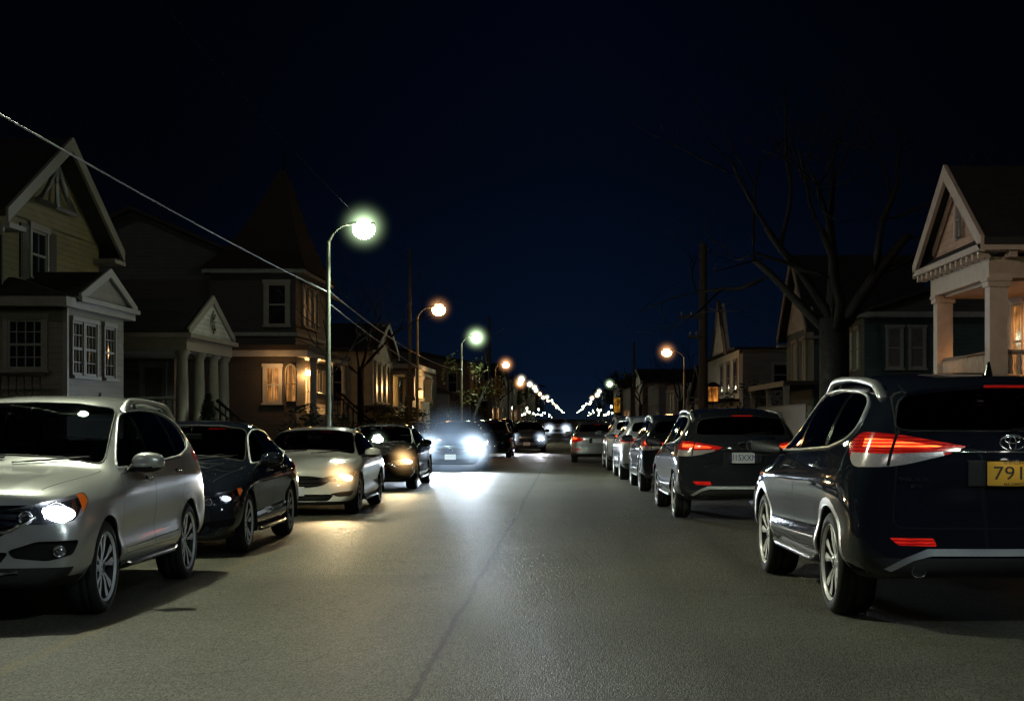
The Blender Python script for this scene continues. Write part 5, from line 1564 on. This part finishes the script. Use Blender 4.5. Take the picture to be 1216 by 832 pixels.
# 2: small porch house with a pediment
h = House('porch_house', -11, 39)
h.box('porch_floor', -12.6, -9.4, 36.8, 41.85, 0, 1.15, STONE)
h.box('wall', -22, -12.6, 36.2, 44, 0, 3.6, CL5)
h.gable_roof(-22, -12.6, 36.2, 44, 3.6, 5.3, 'y', .3, .12)
h.box('wing_wall', -12.6, -10.9, 41.2, 41.7, 1.15, 3.2, CL5)
h.window('-y', 41.2, -11.75, -11.2, 1.2, 2.9, 1, 2, TRIMD, CURT, name='door')
h.box('frieze', -12.7, -9.45, 36.85, 41.8, 3.15, 3.45, TRIM)
h.box('cornice', -12.8, -9.3, 36.7, 41.95, 3.45, 3.56, TRIM)
h.box('porch_ceiling', -12.5, -9.6, 36.95, 41.6, 3.10, 3.148, TRIMD)
h.gable_wall(-9.42, 36.9, 41.75, 3.57, 4.5, CL8, 1, 'pediment')
h.gable_roof(-12.7, -9.5, 36.9, 41.75, 3.57, 4.5, 'x', .12, .10)
h.rake(-9.42, 36.9, 41.75, 3.57, 4.52, .12, .16, .06, TRIM, 1, 0)
b = BM(); lathe(b, [(.001, .03), (.10, .03), (.17, .02), (.20, 0)], 20, 'x', 0, Matrix.Translation((-9.41, 39.3, 3.98)))
for k in range(8): tube(b, [Vector((-9.38, 39.3, 3.98)) + Vector((0, .08 * math.cos(k * PI / 4), .08 * math.sin(k * PI / 4))), Vector((-9.36, 39.3, 3.98)) + Vector((0, .22 * math.cos(k * PI / 4), .30 * math.sin(k * PI / 4)))], .025, 5)
h.part('gable_ornament', b, TRIM)
for y in (37.1, 38.75, 40.3, 41.5): h.column(-9.62, y, 1.15, 3.15, .15)
h.column(-12.2, 37.05, 1.15, 3.15, .15)
h.railing((-12.2, 37.0), (-9.75, 37.0), 1.2, 1.95, TRIMD)
for yy in (38.9, 40.2): h.railing((-9.5, yy, 0), (-8.2, yy, -1.05), 1.15, 1.95, IRON, .2, name='stair_rail')
b = BM()
for i in range(6): box(b, -9.4 + .22 * i, -9.18 + .22 * i, 38.9, 40.2, 0, 1.0 - .18 * i)
h.part('steps', b, STONE)
tag(h.root, 'small dark house with round columned porch under a white pediment with ornament', 'house')

# 3: tower house with the warm porch lamp
h = House('tower_house', -10.5, 51)
h.box('wall', -20, -9.3, 50.2, 58, 0, 6.1, CL3)
h.box('tower_wall', -11.8, -9, 49, 54.6, 0, 6.2, CL3)
h.box('tower_cornice', -12.0, -8.7, 48.7, 54.9, 6.2, 6.32, TRIMD)
b = BM(); rings = []
for (k, z) in ((1., 6.32), (.72, 7.0), (.48, 7.9), (.25, 9.0), (.06, 10.0)):
    rings.append([b.verts.new((-10.35 + sx * 1.75 * k + .45 * (1 - k), 51.8 + sy * 3.2 * k, z)) for sx, sy in ((-1, -1), (1, -1), (1, 1), (-1, 1))])
for P_, Q_ in zip(rings, rings[1:]):
    for j in range(4): b.faces.new((P_[j], P_[(j + 1) % 4], Q_[(j + 1) % 4], Q_[j]))
b.faces.new(rings[-1])
h.part('tower_roof', b, SHINGR)
b = BM(); lathe(b, [(.05, 9.95), (.03, 10.4), (.07, 10.5), (.02, 10.6), (.001, 10.9)], 10, 'z', 0, Matrix.Translation((-9.92, 51.8, 0))); h.part('finial', b, IRON)
h.gable_roof(-20, -9.3, 50.2, 58, 6.1, 8.4, 'y', .4, .12, SHINGR)
h.window('-y', 49, -9.92, -9.30, 4.5, 5.85, 1, 2, TRIM, fw=.12)
for y0 in (50.25, 51.25, 52.25): h.window('+x', -9, y0, y0 + .75, 4.55, 5.9, 1, 2, TRIM, fw=.09, glass=CURT)
h.box('belt_course', -12.5, -8.92, 48.92, 54.7, 4.15, 4.27, TRIMD)
h.box('bay_wall', -12.4, -8.7, 47.5, 49.0, .5, 3.5, CL3)
h.box('porch_roof', -12.6, -8.25, 47.2, 56.2, 3.62, 3.78, SHINGR)
h.box('porch_frieze', -12.5, -8.32, 47.3, 56.1, 3.42, 3.617, TRIMD)
h.window('-y', 47.5, -9.68, -9.22, 1.95, 3.1, 2, 2, TRIMD, ORG, fw=.08)
b = BM()
ar = [(-9.02 + .16 + .16 * math.cos(a), 2.95 + .22 * math.sin(a)) for a in [PI * i / 12 for i in range(13)]]
prism(b, [(-9.02, 2.0)] + ar[::-1] + [(-8.70, 2.0)], 47.44, 47.5, 'y'); ap = h.part('arched_window', b, ORG)
b = BM(); tube(b, [Vector((p[0], 47.42, p[1])) for p in [(-9.02, 2.0)] + ar[::-1] + [(-8.70, 2.0)]], .035, 6, closed=True); tube(b, [Vector((-8.86, 47.43, 2.0)), Vector((-8.86, 47.43, 3.15))], .018, 4); tube(b, [Vector((-9.0, 47.43, 2.55)), Vector((-8.72, 47.43, 2.55))], .018, 4)
h.part('frame', b, TRIM, ap)
h.box('porch_floor', -9.3, -8.3, 49.0, 56.1, 0, 1.5, STONE)
for y in (50.9, 51.9, 53.0, 54.2): h.window('+x', -9, y, y + .45, 1.7, 3.1, 1, 2, TRIMD, PANE, fw=.07)
for y in (49.2, 52.6, 55.9): h.column(-8.45, y, 1.5, 3.42, .09, TRIMD, True, 'post')
h.railing((-8.42, 49.2), (-8.42, 52.5), 1.5, 2.3, TRIMD)
h.railing((-8.3, 52.8, 0), (-6.9, 52.8, -1.3), 1.5, 2.35, IRON, .22, name='stair_rail')
h.railing((-8.3, 54.2, 0), (-6.9, 54.2, -1.3), 1.5, 2.35, IRON, .22, name='stair_rail')
tag(h.root, 'dark plum tower house with spire roof and porch glowing orange', 'house')
o = empty('wall_lantern', (-8.93, 50.35, 3.0))
b = BM(); tube(b, [Vector((-.07, 0, .12)), Vector((.05, 0, .16)), Vector((.10, 0, .10))], .015, 6); lathe(b, [(.075, .09), (.03, .15), (.001, .17)], 8, 'z', 0, Matrix.Translation((.1, 0, 0))); lathe(b, [(.001, -.13), (.05, -.12), (.06, -.10)], 8, 'z', 0, Matrix.Translation((.1, 0, 0))); obj('lantern_frame', b, IRON, o)
b = BM(); ball(b, (.1, 0, -.01), .085, 0, 2, (1, 1, 1.15)); gl = obj('lamp_glass', b, glow('lantern_glow', (1., .56, .18), 45.), o)
halo(gl, Vector((-8.83, 50.35, 3.0)), .55, bloom('bloom_lantern', (1., .45, .12), 6., 4.))
tag(o, 'glowing orange wall lantern on the tower house porch', 'lantern')
point((-8.60, 50.2, 2.95), 300, (1., .50, .16), .06)
point((-9.2, 46.9, 2.9), 34, (1., .50, .16), .06)

# 4..: cottages further along the left
def cottage(name, x, y0, y1, ze, za, cl, label, deep=9, wins=((.25, .45), (.55, .75)), wz=(2.0, 3.4), roofm=SHING, sg=1, side=True, glass=CURT, trim=TRIM, front_gable=True, cat='house'):
    """gabled cottage whose gable looks on to the road; sg says which way that is"""
    h = House(name, x - sg * 1, (y0 + y1) / 2)
    xa, xb = sorted((x, x - sg * deep))
    h.box('wall', xa, xb, y0, y1, 0, ze, cl)
    if front_gable:
        h.gable_wall(x, y0, y1, ze, za, cl, sg); h.gable_roof(xa, xb, y0, y1, ze, za, 'x', .3, .12, roofm); h.rake(x + sg * .26, y0, y1, ze, za, .3, .2, .06, trim, sg, .5)
    else: h.gable_roof(xa, xb, y0, y1, ze, za, 'y', .3, .12, roofm)
    L = y1 - y0
    f = '+x' if sg > 0 else '-x'
    for a, b_ in wins: h.window(f, x, y0 + L * a, y0 + L * b_, wz[0], wz[1], 1, 2, trim, glass, fw=.1)
    if side:
        xs = x - sg * 1.1
        h.window('-y', y0, min(xs, xs - sg * .7), max(xs, xs - sg * .7), wz[0], wz[1], 1, 2, trim, fw=.1)
    bb = BM(); box(bb, xa - .03, xb + .03, y0 - .03, y1 + .03, 0, .9); h.part('foundation', bb, STONE)
    for cy in (y0, y1): h.box('corner_board', min(x - sg * .1, x + sg * .02), max(x - sg * .1, x + sg * .02), cy - .05 if cy == y0 else cy - .07, cy + .07 if cy == y0 else cy + .05, .9, ze, trim)
    tag(h.root, label, cat); return h
h = cottage('cottage', -9, 68, 75.6, 4.65, 5.9, CL4, 'ochre cottage with small white gable and three tall bay windows', 9, ((.12, .28), (.36, .52), (.60, .76)), (2.2, 4.0))
h.box('porch_roof', -9.6, -8.2, 66.5, 76, 1.95, 2.05, SHING); h.railing((-8.4, 66.6), (-8.4, 76), .9, 1.6, TRIMD, .25)
h = House('flat_porch_house', -9, 82)
h.box('wall', -18, -9.6, 77.5, 89, 0, 4.3, CL4); h.gable_roof(-18, -9.6, 77.5, 89, 4.3, 6.6, 'y', .3, .12)
h.box('porch_roof', -10.2, -7.9, 77.2, 87.6, 4.05, 4.28, TRIM); h.box('porch_frieze', -10.1, -8.05, 77.4, 87.4, 3.75, 4.047, CL2)
h.box('porch_wall', -8.6, -8.2, 77.5, 87.3, 0, 2.4, CL2)
for y in (77.6, 82.2, 87.1): h.column(-8.3, y, 2.4, 3.75, .2, TRIM, True)
h.window('+x', -9.6, 79, 80.4, 2.3, 3.6, 1, 2, TRIMD); h.window('+x', -9.6, 83.5, 85, 2.3, 3.6, 1, 2, TRIMD)
tag(h.root, 'house with flat roofed porch on square posts lit yellow', 'house')
o = empty('porch_lantern', (-8.1, 80.5, 2.55)); b = BM(); box(b, -.14, .14, -.14, .14, -.02, .02); lathe(b, [(.22, .42), (.001, .58)], 4); obj('lantern_frame', b, IRON, o); b = BM(); box(b, -.13, .13, -.13, .13, .021, .41); obj('lamp_glass', b, glow('lantern_amber', (1., .50, .10), 6.), o)
tag(o, 'square amber lantern on the yellow lit porch wall', 'lantern'); point((-7.3, 80.6, 3.1), 330, (1., .62, .25), .1)
cottage('cottage', -9, 93, 100, 4.4, 6.0, CL5, 'grey house with tall dark windows right of the yellow lit porch', 9, ((.2, .4), (.55, .75)), (2.2, 3.9), front_gable=False)
cottage('cottage', -8.6, 106, 114, 3.2, 4.8, CL5, 'low dark house beside the second green white lamp', 9, ((.2, .4), (.55, .75)), (1.2, 2.6), front_gable=False)
BRK = mat('brown_brick', (.15, .085, .055), .85, var=.4, scale=8, bump=.5, bscale=20)
h = cottage('shop_building', -8.2, 122, 142, 6.0, 7.2, BRK, 'brown two storey shop building in the orange far lamp light', 12, ((.08, .2), (.3, .42), (.55, .67), (.78, .9)), (3.6, 5.2), front_gable=False, cat='shop')
h.box('awning', -8.2, -6.9, 123, 141, 2.9, 3.05, TRIMD)
cottage('shop_building', -8., 150, 168, 5.6, 6.8, CL3, 'dark shop building beyond the brown one on the left', 12, ((.1, .3), (.4, .6), (.7, .9)), (1., 2.6), front_gable=False, glass=ORG, cat='shop')
for k, (y0, y1, zz) in enumerate(((176, 200, 6.5), (210, 240, 7), (255, 290, 6), (310, 350, 7))):
    cottage('far_building', -8.5, y0, y1, zz, zz + 1.8, (CL5, CL3, BRK, CL5)[k], ('plain grey far building in the left lamp row', 'dark far building with lit shop windows, left', 'brick far building low behind the left lamps', 'last dim building of the left side')[k], 14, ((.1, .2), (.3, .4), (.5, .6), (.7, .8)), (1.2, 2.8), front_gable=(k % 2 == 0), glass=ORG if k == 1 else CURT, side=False, cat='building')

# ------------------------------------------------------------------ houses, right side
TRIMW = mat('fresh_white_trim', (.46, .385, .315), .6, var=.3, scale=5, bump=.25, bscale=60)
h = House('porch_house', 9, 31)
h.box('porch_floor', 7.9, 9.7, 28.2, 33.2, 0, 1.85, STONE)
h.box('wall', 9.7, 20, 22, 33.7, 0, 4.7, CL7)
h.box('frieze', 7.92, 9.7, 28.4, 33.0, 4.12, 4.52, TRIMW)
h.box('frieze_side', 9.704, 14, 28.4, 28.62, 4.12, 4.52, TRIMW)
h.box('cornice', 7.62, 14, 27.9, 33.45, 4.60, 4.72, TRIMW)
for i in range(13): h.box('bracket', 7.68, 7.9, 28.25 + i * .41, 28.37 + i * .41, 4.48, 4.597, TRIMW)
for i in range(8): h.box('bracket', 8.2 + i * .7, 8.35 + i * .7, 28.02, 28.38, 4.48, 4.597, TRIMW)
h.box('porch_ceiling', 8.1, 9.69, 28.6, 32.8, 4.07, 4.118, mat('porch_ceiling', (.40, .33, .26), .6))
b = BM(); v = [b.verts.new(p) for p in ((7.66, 28.0, 4.724), (7.66, 33.35, 4.724), (8.0, 33.0, 4.98), (8.0, 28.35, 4.98))]; b.faces.new(v); h.part('pent_roof', b, SHING)
h.gable_wall(7.98, 27.95, 33.4, 4.73, 6.42, CL7, -1, 'pediment')
h.gable_roof(7.75, 16, 27.95, 33.4, 4.73, 6.48, 'x', .06, .14)
h.rake(7.70, 27.95, 33.4, 4.73, 6.48, .06, .26, .08, TRIMW, -1, 0)
h.rake(7.95, 28.6, 32.75, 4.98, 6.35, .0, .12, .05, TRIMW, -1, 0)
b = BM(); ar = [(30.68 + .30 * math.cos(a), 5.62 + .40 * math.sin(a)) for a in [PI * i / 14 for i in range(15)]]
prism(b, [(30.38, 5.15), (30.98, 5.15)] + ar, 7.955, 7.978, 'x'); aw = h.part('attic_window', b, CURT)
b = BM(); tube(b, [Vector((7.95, p[0], p[1])) for p in [(30.38, 5.15), (30.98, 5.15)] + ar], .05, 6, closed=True); tube(b, [Vector((7.95, 30.68, 5.15)), Vector((7.95, 30.68, 6.0))], .022, 4); tube(b, [Vector((7.95, 30.4, 5.55)), Vector((7.95, 30.96, 5.55))], .022, 4); h.part('frame', b, TRIMW, aw)
h.column(8.12, 28.62, 1.85, 4.12, .17, TRIMW, True); h.column(8.12, 32.7, 1.85, 4.12, .17, TRIMW, True); h.column(12.5, 28.62, 1.85, 4.12, .17, TRIMW, True)
h.railing((8.3, 28.6), (12.4, 28.6), 1.9, 2.72, TRIMW, .17, True, r=.04)
h.railing((8.1, 28.8), (8.1, 32.6), 1.9, 2.72, TRIMW, .17, True, r=.04)
h.window('-x', 9.7, 32.1, 32.85, 2.3, 3.95, 1, 2, TRIMW, glass=lit_curtain('lit_blind', (1., .40, .10), .55), fw=.13)
h.window('-x', 9.7, 30.0, 30.9, 2.3, 3.95, 1, 2, TRIMW, fw=.13)
tag(h.root, 'white columned porch house with steep pink boarded pediment, lit warm inside', 'house')
o = empty('assumed_porch_lamp', (9.35, 29.0, 4.07)); b = BM(); lathe(b, [(.10, 0), (.10, -.04), (.03, -.05)], 14); obj('fitting', b, IRON, o); b = BM(); ball(b, (0, 0, -.12), .09, 0, 2); obj('globe', b, glow('porch_glow', (1., .55, .20), 12.), o)
tag(o, 'assumed small warm ceiling lamp inside the white columned porch, past the view edge', 'lamp'); spot((9.1, 30.2, 3.80), (.35, .45, -.8), 260, (1., .42, .12), 130, .6, .1)  # unseen porch lamp is assumed; its beam is added to warm the wall

h = House('teal_house', 10, 50)
h.box('wall', 9, 19, 46, 57, 0, 4.7, CL6); h.gable_roof(9, 19, 46, 57, 4.7, 6.4, 'y', .25, .12)
h.box('cornice', 8.75, 19, 45.75, 57.2, 4.55, 4.72, TRIMD)
h.box('front_wing', 8.2, 9.0, 50.6, 57, 0, 4.6, CL6); h.gable_wall(8.2, 50.4, 57.2, 4.6, 7.2, CL8, -1); h.gable_roof(8.2, 12, 50.6, 57, 4.6, 7.2, 'x', .3, .12); h.rake(7.92, 50.6, 57, 4.6, 7.2, .3, .24, .06, TRIM, -1, .6)
for x0 in (9.72, 10.42): h.window('-y', 46, x0, x0 + .42, 3.0, 4.25, 1, 2, TRIMD, CURT, fw=.06)
for y0 in (46.7, 47.8): h.window('-x', 9, y0, y0 + .6, 3.0, 4.25, 1, 2, TRIM, mat('pale_lit_blind', (.25, .42, .44), .5), fw=.09)
for y0 in (52.2, 54.2): h.window('-x', 8.2, y0, y0 + 1.1, 2.7, 4.2, 2, 2, TRIM, CURT, fw=.1)
h.box('porch_roof', 6.9, 8.2, 48.5, 58, 2.55, 2.68, SHINGR); h.box('porch_fascia', 6.86, 6.9, 48.5, 58, 2.5, 2.68, TRIM)
for y in (48.7, 53, 57.7): h.column(7.0, y, .2, 2.55, .08, TRIM, True, 'post')
tag(h.root, 'teal boarded house behind the big bare tree, pale curtains in its windows', 'house')
h = cottage('white_gabled_house', 9, 80, 99, 5.15, 5.2, CL8, 'white house with a narrow pointed gable behind the wooden pole', 12, ((.06, .14), (.25, .33), (.45, .53)), (2.9, 4.6), sg=-1, front_gable=False, glass=PANE)
b = BM(); prism(b, [(84.5, 5.2), (92, 5.2), (87.8, 8.2)], 8.7, 9.0, 'x'); h.part('gable', b, CL8)
b = BM()
for A_, B_ in (((84.2, 5.1), (87.8, 8.35)), ((92.3, 5.1), (87.8, 8.35))): tube(b, [Vector((8.66, *A_)), Vector((8.66, *B_))], .10, 4)
h.part('barge_board', b, TRIM)
h.box('wing_wall', 9.0, 14.6, 78.5, 79.99, 0, 4.9, CL5); h.window('-y', 78.5, 10.6, 11.6, 3.2, 4.3, 1, 2, TRIMD, fw=.1)
h.box('porch_roof', 7.6, 9, 80, 98, 2.4, 2.52, SHINGR)
for y in (80.3, 86, 92, 97.6): h.column(7.75, y, .2, 2.4, .09, TRIM, True, 'post')
cottage('cottage', 9.3, 104, 113, 3.3, 5.2, CL5, 'low grey cottage between the amber lamp and the white gabled house', 10, ((.15, .35), (.6, .8)), (1.4, 2.8), sg=-1)
cottage('cottage', 8.5, 122, 134, 4.4, 5.6, CL8, 'pale narrow house left of the amber right lamp', 10, ((.1, .3), (.4, .6), (.7, .9)), (1.4, 3.6), sg=-1, front_gable=False)
for k, (y0, y1, zz) in enumerate(((145, 165, 5), (178, 200, 6), (215, 245, 6), (262, 300, 7))):
    cottage('far_building', 8.5, y0, y1, zz, zz + 1.6, (CL5, BRK, CL3, CL5)[k], ('dark grey far building right of the distant lamps', 'brown far building behind the yellow sign', 'dim far building near the right lamp row', 'last far building of the right side')[k], 14, ((.1, .2), (.3, .4), (.5, .6), (.7, .8)), (1.2, 2.8), front_gable=(k % 2 == 1), sg=-1, glass=ORG if k == 2 else CURT, side=False, cat='building')
# picket fence
f = House('picket_fence', 6.5, 46)
b = BM(); 
for z in (.55, 1.55): box(b, 6.52, 6.56, 41.5, 52.5, z, z + .09)
f.part('rails', b, TRIM)
b = BM(); n = 68
for i in range(n):
    y = 41.55 + i * .16; prism(b, [(y, .12), (y + .095, .12), (y + .095, 1.78), (y + .0475, 1.87), (y, 1.78)], 6.49, 6.515, 'x')
f.part('pickets', b, TRIM)
for y in (41.5, 45.2, 48.9, 52.5): f.box('post', 6.56, 6.67, y - .05, y + .05, .1, 1.8, TRIM)
tag(f.root, 'white picket fence behind the second right car', 'fence')
# amber hanging lantern by the wooden pole, yellow sign further on
o = empty('hanging_lantern', (7.2, 76, 2.3)); b = BM(); box(b, -.30, .30, -.22, .22, -.02, .03); lathe(b, [(.48, .78), (.12, 1.0), (.001, 1.02)], 4); tube(b, [Vector((0, 0, -2.2)), Vector((0, 0, -.02))], .05, 8)
for sx in (-.28, .28):
    for sy in (-.2, .2): box(b, sx - .02, sx + .02, sy - .02, sy + .02, .031, .78)
obj('lantern_frame', b, IRON, o); b = BM(); box(b, -.25, .25, -.17, .17, .032, .76); obj('lamp_glass', b, lit_curtain('lantern_dull', (1., .34, .06), .55), o)
tag(o, 'square dull orange lantern on a post beside the tall wooden pole', 'lantern')
o = empty('yellow_sign', (5.4, 176, .1)); b = BM(); tube(b, [Vector((0, 0, 0)), Vector((0, 0, 3.9))], .06, 8); obj('post', b, STEEL, o); b = BM(); rbox(b, -.36, .36, -.05, .0, 2.1, 3.8, .05); obj('panel', b, lit_curtain('sign_yellow', (1., .45, .05), .30), o)
tag(o, 'upright yellow orange sign panel glowing near the distant right lamps', 'sign')

# ------------------------------------------------------------------ trees and bushes
BARK = mat('bark', (.0055, .0048, .0045), .9, var=.4, scale=6, bump=1., bscale=14)
TWIG = mat('twig_bark', (.040, .032, .026), .9, var=.3)
def bare_tree(x, y, h, r, label, seed, depth=5, fork=.35, lean=(0, 0), n=4):
    rg = random.Random(seed); o = empty('bare_tree', (x, y, .1))
    b = BM(); top = Vector((lean[0], lean[1], h * fork))
    pts = [Vector((0, 0, -.1)), Vector((0, 0, .25)), Vector((lean[0] * .3, 0, h * fork * .5)), top]
    tube(b, pts, [r * 1.6, r * 1.1, r * .95, r * .95], 14)
    obj('trunk', b, BARK, o)
    b = BM()
    for i in range(n):
        a = 2 * PI * i / n + rg.uniform(-.4, .4); d = Vector((math.cos(a) * .75, math.sin(a) * .55, rg.uniform(.7, 1.3)))
        branches(b, top - Vector((0, 0, rg.uniform(0, .8))), d, r * rg.uniform(.32, .52), h * .30, depth, rg, None, .55, .25, 8)
    obj('branches', b, BARK, o)
    return tag(o, label, 'tree')
bare_tree(6.85, 39, 11, .40, 'big bare tree with thick trunk before the teal house', 5, 6, .36, n=5)
bare_tree(-8.2, 58.5, 7.5, .14, 'thin bare tree beside the tower house roof', 9, 4, .45, n=4)
bare_tree(-6.6, 41, 5.6, .07, 'spindly bare sapling twigs around the largest lamp pole', 4, 4, .5, n=3)
for k, (x, y, h_) in enumerate(((8.2, 112, 9), (7.9, 170, 10), (-8.5, 170, 10))):
    bare_tree(x, y, h_, .2, ('bare dark tree behind the amber right lamp', 'far bare tree right of the distant lamps', 'far bare tree behind the left far shops')[k], 20 + k, 4, .3)
LEAF = leaf_mat('leaf_green', (.060, .075, .022)); LEAFD = leaf_mat('leaf_dark', (.020, .028, .014)); LEAFB = leaf_mat('leaf_yellow', (.16, .12, .03))
def leafy(name, x, y, h, rad, n, size, label, seed, m=LEAFD, cat='tree', z0=None):
    rg = random.Random(seed); o = empty(name, (x, y, .1)); zc_ = z0 if z0 is not None else h - rad[2]
    b = BM(); tips = []
    if cat == 'tree':
        branches(b, Vector((0, 0, 0)), Vector((0, 0, 1)), .04 + h * .018, zc_ , 2, rg, tips, .5, .4, 8); obj('trunk', b, BARK, o)
    else: 
        for i in range(5): branches(b, Vector((rg.uniform(-.3, .3) * rad[0], rg.uniform(-.3, .3) * rad[1], 0)), Vector((rg.gauss(0, .4), rg.gauss(0, .4), 1)), .02, h * .6, 1, rg, tips, .5, .3, 5)
        obj('stems', b, TWIG, o)
    b = BM(); leaf_cloud(b, (0, 0, zc_), rad, n, size, rg); obj('crown', b, m, o)
    return tag(o, label, cat)
leafy('leafy_tree', -5.9, 90, 5.4, (1.5, 1.5, 1.5), 420, .09, 'sparse green leaved tree under the second green white lamp', 3, LEAF)
leafy('leafy_tree', -7.4, 128, 5.2, (1.6, 2.5, 1.8), 1500, .14, 'orange lit tree before the brown shop building', 6, LEAFB)
for k, (x, y, h_, rx, rz) in enumerate(((-7.3, 57, 1.9, 1.1, .9), (-7.3, 62, 2.1, 1.2, 1.), (-7.4, 67, 1.7, 1.2, .8), (-7.5, 91, 1.8, 1.2, .9), (-7.5, 98, 2.2, 1.3, 1.1))):
    leafy('bush', x, y, h_, (rx, rx * 1.9, rz), 1800, .07, ('dark clipped bush before the tower house porch steps', 'dark round bush between tower house and cottage', 'low dark bush before the ochre cottage', 'small bush right of the yellow lit porch', 'dark shrub before the grey house')[k], 30 + k, LEAFD, 'bush', .9)
leafy('bush', -7.6, 44.5, 1.6, (.9, 1.4, .8), 1500, .06, 'low dark bush between the porch house and tower house', 40, LEAFD, 'bush', .8)
leafy('bush', 7.7, 62, 2.6, (1.2, 3, 1.4), 2500, .08, 'dark loose shrub left of the picket fence', 41, LEAFD, 'bush', 1.4)
rg = random.Random(50); o = empty('cone_evergreen', (-8.95, 37.0, .1)); b = BM(); tube(b, [Vector((0, 0, 0)), Vector((0, 0, 1.9))], [.05, .01], 6); obj('trunk', b, BARK, o)
b = BM()
for i in range(2600):
    t = rg.random() ** 1.4; a = rg.uniform(0, 2 * PI); rr = .55 * (1 - t) * rg.uniform(.55, 1.08) + .03; p = Vector((rr * math.cos(a), rr * math.sin(a), .2 + 1.75 * t))
    d = Vector((math.cos(a), math.sin(a), rg.uniform(.3, 1.2))).normalized(); u, w_ = frame_of(d); s_ = rg.uniform(.03, .07)
    b.faces.new([b.verts.new(p + d * s_ * 1.6), b.verts.new(p + u * s_ * .5), b.verts.new(p - d * s_ * .4), b.verts.new(p - u * s_ * .5)])
obj('crown', b, LEAFD, o); tag(o, 'small dark cone shaped evergreen before the round columned porch', 'shrub')
for k, (x, y, h_) in enumerate(((-10, 240, 9), (-11, 320, 10), (9, 250, 9), (10, 330, 10), (-9, 420, 10), (9, 430, 10))):
    leafy('far_tree', x, y, h_, (3, 4, 3.2), 900, .3, 'dim far tree behind the distant %s lamps' % ('left' if x < 0 else 'right'), 60 + k, LEAFD).__setitem__('group', 'dim trees behind the distant %s lamps' % ('left' if x < 0 else 'right'))
